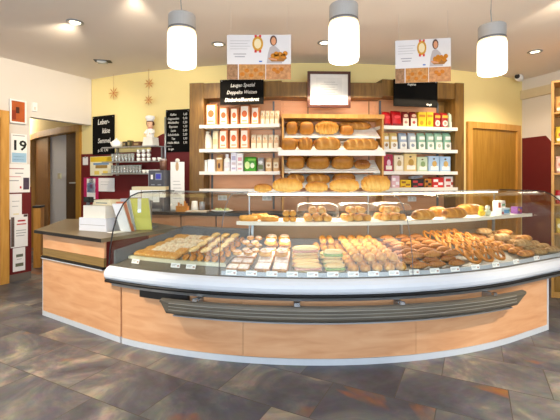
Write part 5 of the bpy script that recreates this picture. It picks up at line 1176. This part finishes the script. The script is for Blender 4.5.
# ---- inner shelf goods
def onshelf(k, px, t, label, group=None, rz=0, sc=1, up=0):
    ph = CA.phi(px, -t); return k.put(CA.p(ph, -t, SZ + .0008 + up), 0, label, group, rot=(0, 0, CA.ang(ph) + rz), scale=(sc, sc, sc))
kd = proto('cheese_flatbread', 'flatbread', disc_bm(.085, .045), CR['pizza'])
onshelf(kd, 248.5, .51, 'round cheese flatbread nearest the glass seam on the inner shelf'); onshelf(kd, 269.5, .51, 'round cheese flatbread beside the first one on the inner shelf', rz=1.2)
kd2 = proto('cheese_flatbread', 'flatbread', disc_bm(.085, .045, seed=5), CR['pizza']); onshelf(kd2, 260, .69, 'round cheese flatbread behind the two front ones on the inner shelf')
for i in range(2):
    for k in range(2): onshelf(km, 286.2 + 6.6 * i, .47, 'small baked roll stacked beside the cheese flatbreads on the inner shelf', 'small rolls by the flatbreads', rz=J(3), up=.0515 * k)
def film_bm(w, d, h):
    def fn(u, a):
        th = u * pi; rr = sin(th) ** .34 if 0 < th < pi else 0; zc = cos(th); wr = 1 + .02 * sin(a * 9 + u * 5)
        z = h * .5 + h * .5 * math.copysign(abs(zc) ** .45, zc) * (1 + .05 * sin(a * 5) * rr * (zc > 0))
        return (w / 2 * rr * math.copysign(abs(cos(a)) ** .42, cos(a)) * wr, d / 2 * rr * math.copysign(abs(sin(a)) ** .42, sin(a)) * wr, max(0, z), 0)
    return surf(22, 48, fn)
kf = proto('bread_roll', 'bread roll', roll_bm(.086, .068, 'cut'), CR['roll'])
for xa, xb, lbl in ((297, 337, 'beside the small baked rolls'), (338.5, 372, 'in the middle of the inner shelf'), (373.5, 405, 'next to the long loaves')):
    t = .55; a, b = CA.phi(xa, -t), CA.phi(xb, -t); wdt = (b - a) * (CA.R - t); mid = (a + b) / 2
    bag = tag(food('roll_bag', film_bm(wdt * 1.0, .31, .158), M['film']), f'clear plastic bag of golden rolls {lbl}', 'bag of rolls', 'bags of rolls on the inner shelf')
    bag.location = CA.p(mid, -t, SZ + .0006); bag.rotation_euler = (0, 0, mid)
    n = int((wdt - .05) / .0815)
    for lay in range(2):
        for j in range(3 - lay):
            for i in range(n - lay):
                off = (i - (n - lay - 1) / 2) * .0815; tt = t + (j - (2 - lay) / 2) * .0815
                ph = mid + off / (CA.R - t); kf.put(CA.p(ph, -tt, SZ + .004 + .066 * lay), 0, f'small golden roll inside the clear bag {lbl}', f'rolls in the bag {lbl}', rot=(0, 0, J(3)), scale=(.87,) * 3)
kq = proto('long_loaf', 'loaf', loaf_bm(.28, .13, .10, 3, .25), CR['bread'])
onshelf(kq, 423, .47, 'pale golden long loaf nearest the roll bags on the inner shelf', rz=.15, sc=.98); onshelf(kq, 437, .69, 'long loaf lying behind the pale golden one on the inner shelf', rz=.1)
kq2 = proto('long_loaf', 'loaf', loaf_bm(.34, .14, .115, 4, .3), CR['bread'])
onshelf(kq2, 454, .50, 'large golden slashed loaf in front of the long flat one', rz=-.1, sc=.88); onshelf(kq2, 469, .68, 'long flat loaf nearest the colourful toy boxes on the inner shelf', rz=-.28)
# colourful packs at the end of the inner shelf
def packs(px, t, wdt, h, d, col, spots, label, nm='toy_box', cat='box', rz=0):
    c = make_carton(nm, label, cat, wdt, h, d, col, spots); ph = CA.phi(px, -t); c.location = CA.p(ph, -t, SZ + .0008); c.rotation_euler = (0, 0, CA.ang(ph) + rz)
def toy(px, t, label, body, head):
    ph = CA.phi(px, -t); o = thing('plush_toy', label, 'toy', CA.p(ph, -t, SZ + .0008), CA.ang(ph))
    fin('toy_body', lathe(bmesh.new(), [(0, 0), (.028, .003), (.034, .025), (.026, .055), (.012, .066)], 16), mat(body, .8, var=.1), o, smooth=True)
    hd = fin('toy_head', lathe(bmesh.new(), [(0, .06), (.02, .066), (.026, .083), (.02, .1), (0, .107)], 16), mat(head, .8), o, smooth=True)
    for s in (-1, 1): fin('toy_arm', tube(bmesh.new(), [(s * .024, 0, .048), (s * .042, -.012, .03)], [.01, .008], 8), mat(body, .8, var=.1), o, smooth=True)
toy(481.5, .5, 'yellow plush toy between the loaves and the colourful boxes', '#e0b92e', '#e8c84a'); toy(487.5, .5, 'white and green plush toy beside the yellow one', '#c9d0b4', '#e6dfcc')
packs(502.5, .49, .15, .07, .07, '#cfd8dc', [('blue_print', .1, .5, .3, .25, '#5b9cc9', 0), ('red_print', -.36, .3, .1, .2, '#c0504a', 0), ('green_spot', .38, .6, .07, .2, '#4d8f4a', 1)], 'low white and blue printed box at the front of the inner shelf end')
packs(499, .645, .14, .135, .06, '#ece6de', [('orange_mark', -.28, .62, .13, .2, '#d9602c', 0), ('green_mark', .15, .66, .07, .1, '#3f8a5a', 1), ('green_mark', .33, .66, .07, .1, '#3f8a5a', 1)], 'tall white box with orange square and green dots behind the low box')
packs(516.5, .49, .085, .075, .07, '#7c3f8c', [('yellow_spot', -.2, .6, .14, .2, '#e0b430', 1), ('red_spot', .2, .4, .16, .24, '#c93b3a', 1), ('blue_spot', .25, .8, .12, .14, '#3f62b0', 1)], 'purple box with coloured dots at the very end of the inner shelf')

# ---- braided loaves on the glass top
def ontop(k, px, t, label, rz=0, sc=1):
    ph = CA.phi(px, -t); return k.put(CA.p(ph, -t, ZT + .001), 0, label, 'braided loaves on the case top', rot=(0, 0, ph + rz), scale=(sc,) * 3)
kba = proto('braided_loaf', 'braided loaf', braid_bm(.25, .15, .13, 5), CR['braid'])
kbb = proto('braided_loaf', 'braided loaf', braid_bm(.30, .15, .15, 6), CR['braid'])
for px, sc, rz, l in ((263, .64, .1, 'smallest braided loaf on the case top, below the flour shelves'), (287.5, 1.06, .0, 'wide braided loaf on the case top, between the smallest and the short one'), (316.5, .8, -.04, 'short braided loaf on the case top, under the middle of the bread rack')): ontop(kba, px, .60, l, rz, sc)
ontop(kbb, 344.3, .60, 'long bumpy braided loaf on the case top beside the big one', 0, .9)
kbc = proto('braided_loaf', 'braided loaf', braid_bm(.27, .17, .17, 4), CR['braid']); ontop(kbc, 375.6, .60, 'biggest smooth braided loaf on the case top, nearest the tea boxes', 0, .97)

# ---- bread rack loaves
rk = {}
def rackloaf(row, a, b, hpx, kind, label, ypx=None, dfront=.075, rz=0):
    yf, z = RACK[row]; y = yf + dfront; u = FM.w(FM.hit(332, y), y, 0).y / F; w = (b - a) * u; h = hpx * (1.2, 1.15, 1.15, 1.0)[row] * u; wy = .125 if dfront < .1 else .085
    if kind == 'round': bm_ = loaf_bm(w, wy, h, 0, long_slash=True, dep=.1, p=3.2)
    elif kind == 'slash': bm_ = loaf_bm(w, wy, h, 3, .3, p=3)
    elif kind == 'long': bm_ = loaf_bm(w, min(wy, .11), h, 5, .35, p=4, nu=36)
    else: bm_ = braid_bm(w, .13, h, 4)
    o = food('bread_loaf', bm_, {'plait': CR['braid'], 'dark': CR['brown']}.get(kind, CR['bread'])); tag(o, label, 'loaf', 'loaves on the bread rack')
    x = (FM.hit(a, y) + FM.hit(b, y)) / 2; o.location = FM.w(x, y, z + math.tan(TILT) * dfront + .004); o.rotation_euler = (Matrix.Rotation(FM.rz, 3, 'Z') @ Matrix.Rotation(TILT, 3, 'X') @ Matrix.Rotation(rz, 3, 'Z')).to_euler()
RN = ('highest', 'second highest', 'third', 'lowest')
rows = ((0, (285.6, 297.6, 11, 'round', ''), (298.4, 313.8, 11, 'round', ''), (314.6, 338, 11.5, 'plait', ''), (339, 353.5, 8, 'round', '')),
        (1, (280.5, 296.6, 11, 'round', ''), (297.4, 312.6, 11.5, 'slash', ''), (313.4, 340.5, 12, 'slash', ''), (342.5, 378.2, 10.5, 'long', '')),
        (2, (286, 304.8, 12, 'round', ''), (305.8, 329.4, 12, 'round', ''), (330.4, 353.4, 11.5, 'round', ''), (354, 369.5, 7.5, 'dark', '')),
        (3, (286, 304.6, 10, 'slash', ''), (305.6, 330.2, 10, 'slash', ''), (331.4, 355.2, 11, 'round', '')))
KN = {'round': 'rounded golden loaf', 'slash': 'slashed golden loaf', 'plait': 'plaited golden loaf', 'long': 'long golden baguette', 'dark': 'small dark loaf'}
for r in rows:
    for i, (a, b, hp_, kd_, _) in enumerate(r[1:]): rackloaf(r[0], a, b, hp_, kd_, f'{KN[kd_]}, {ORD[i]} from the flour shelves on the {RN[r[0]]} rack board')
# second loaves lying behind on the boards
rackloaf(0, 336, 371, 6.5, 'long', 'long golden baguette lying behind on the highest rack board', dfront=.215)
rackloaf(0, 285, 312, 7, 'long', 'stick loaf behind the rounded loaves on the highest rack board', dfront=.215)
rackloaf(1, 287, 311, 5.5, 'long', 'long loaf behind the first pair on the second highest rack board', dfront=.195)
rackloaf(1, 312, 339, 5.5, 'long', 'long loaf behind the slashed loaves on the second highest rack board', dfront=.195)

for k, (a, b) in enumerate(((286, 308), (309, 331), (332, 354))): rackloaf(2, a, b, 7, 'slash', f'slashed loaf lying behind on the third rack board, {ORD[k]} from the flour shelves', dfront=.215)

# ================================================================== CAMERA, LIGHT
cd = bpy.data.cameras.new('camera'); co = bpy.data.objects.new('camera', cd); COL.objects.link(co)
co.location = (0, 0, H); co.rotation_euler = (pi / 2, 0, 0); cd.sensor_width = 36; cd.lens = 36 * F / 560; cd.shift_y = -30 / 560; cd.clip_end = 60
SC.camera = co
def area(x, y, z, sx, sy, power, col, aim=None):
    ld = bpy.data.lights.new('area_light', 'AREA'); ld.shape = 'RECTANGLE'; ld.size, ld.size_y = sx, sy; ld.energy = power; ld.color = col
    lo = bpy.data.objects.new('area_light', ld); COL.objects.link(lo); lo.location = (x, y, z)
    if aim: lo.rotation_euler = (Vector(aim) - lo.location).to_track_quat('-Z', 'Y').to_euler()
    return lo
for i in range(6):                       # the case's own warm lamps
    ph = -.16 + (P_R + .12) * (i + .5) / 6
    p = CA.p(ph, -.68, ZT - .035); lo = area(*p, .4, .03, 1.7, (1, .9, .72)); lo.rotation_euler = (radians(-25), 0, CA.ang(ph))
    p = CA.p(ph, -.42, SZ - .03); lo = area(*p, .4, .03, 1.5, (1, .9, .72)); lo.rotation_euler = (radians(-8), 0, CA.ang(ph))
for fr, pw in ((FL, 3), (FM, 5), (FR, 3)):  # area lights added before the shelving beam, no fixture there
    p = fr.w(fr.len / 2, -.12, fr.z(330, 97)); area(*p, fr.len * .8, .05, pw, (1, .82, .58), fr.w(fr.len / 2, .15, 1.4))
# downlights added out of view to brighten the shop floor and back wall
for x, y, pw, aim in ((-2.9, 2.0, 480, (-2.3, 2.9, 0)), (3.3, 1.4, 520, (2.75, 2.2, 0)), (-1.3, 3.35, 90, (-2.0, 5.9, 1.9)), (2.6, 3.3, 80, (3.2, 6.1, 1.9))): spot('added unseen downlight brightening the shop floor' if y < 3 else 'added unseen downlight above the display case brightening the back wall', x, y, pw, 62 if y < 3 else 80, aim=aim)
w_ = bpy.data.worlds.new('daylight'); SC.world = w_; w_.use_nodes = True; nt = w_.node_tree; bg = nt.nodes['Background']; bg.inputs[0].default_value = (.80, .90, 1.0, 1); bg.inputs[1].default_value = 3.0
SC.view_settings.view_transform = 'Standard'; SC.view_settings.look = 'None'; SC.view_settings.exposure = .5
SC.cycles.use_denoising = True; SC.cycles.max_bounces = 10; SC.cycles.transparent_max_bounces = 24; SC.cycles.sample_clamp_indirect = 4
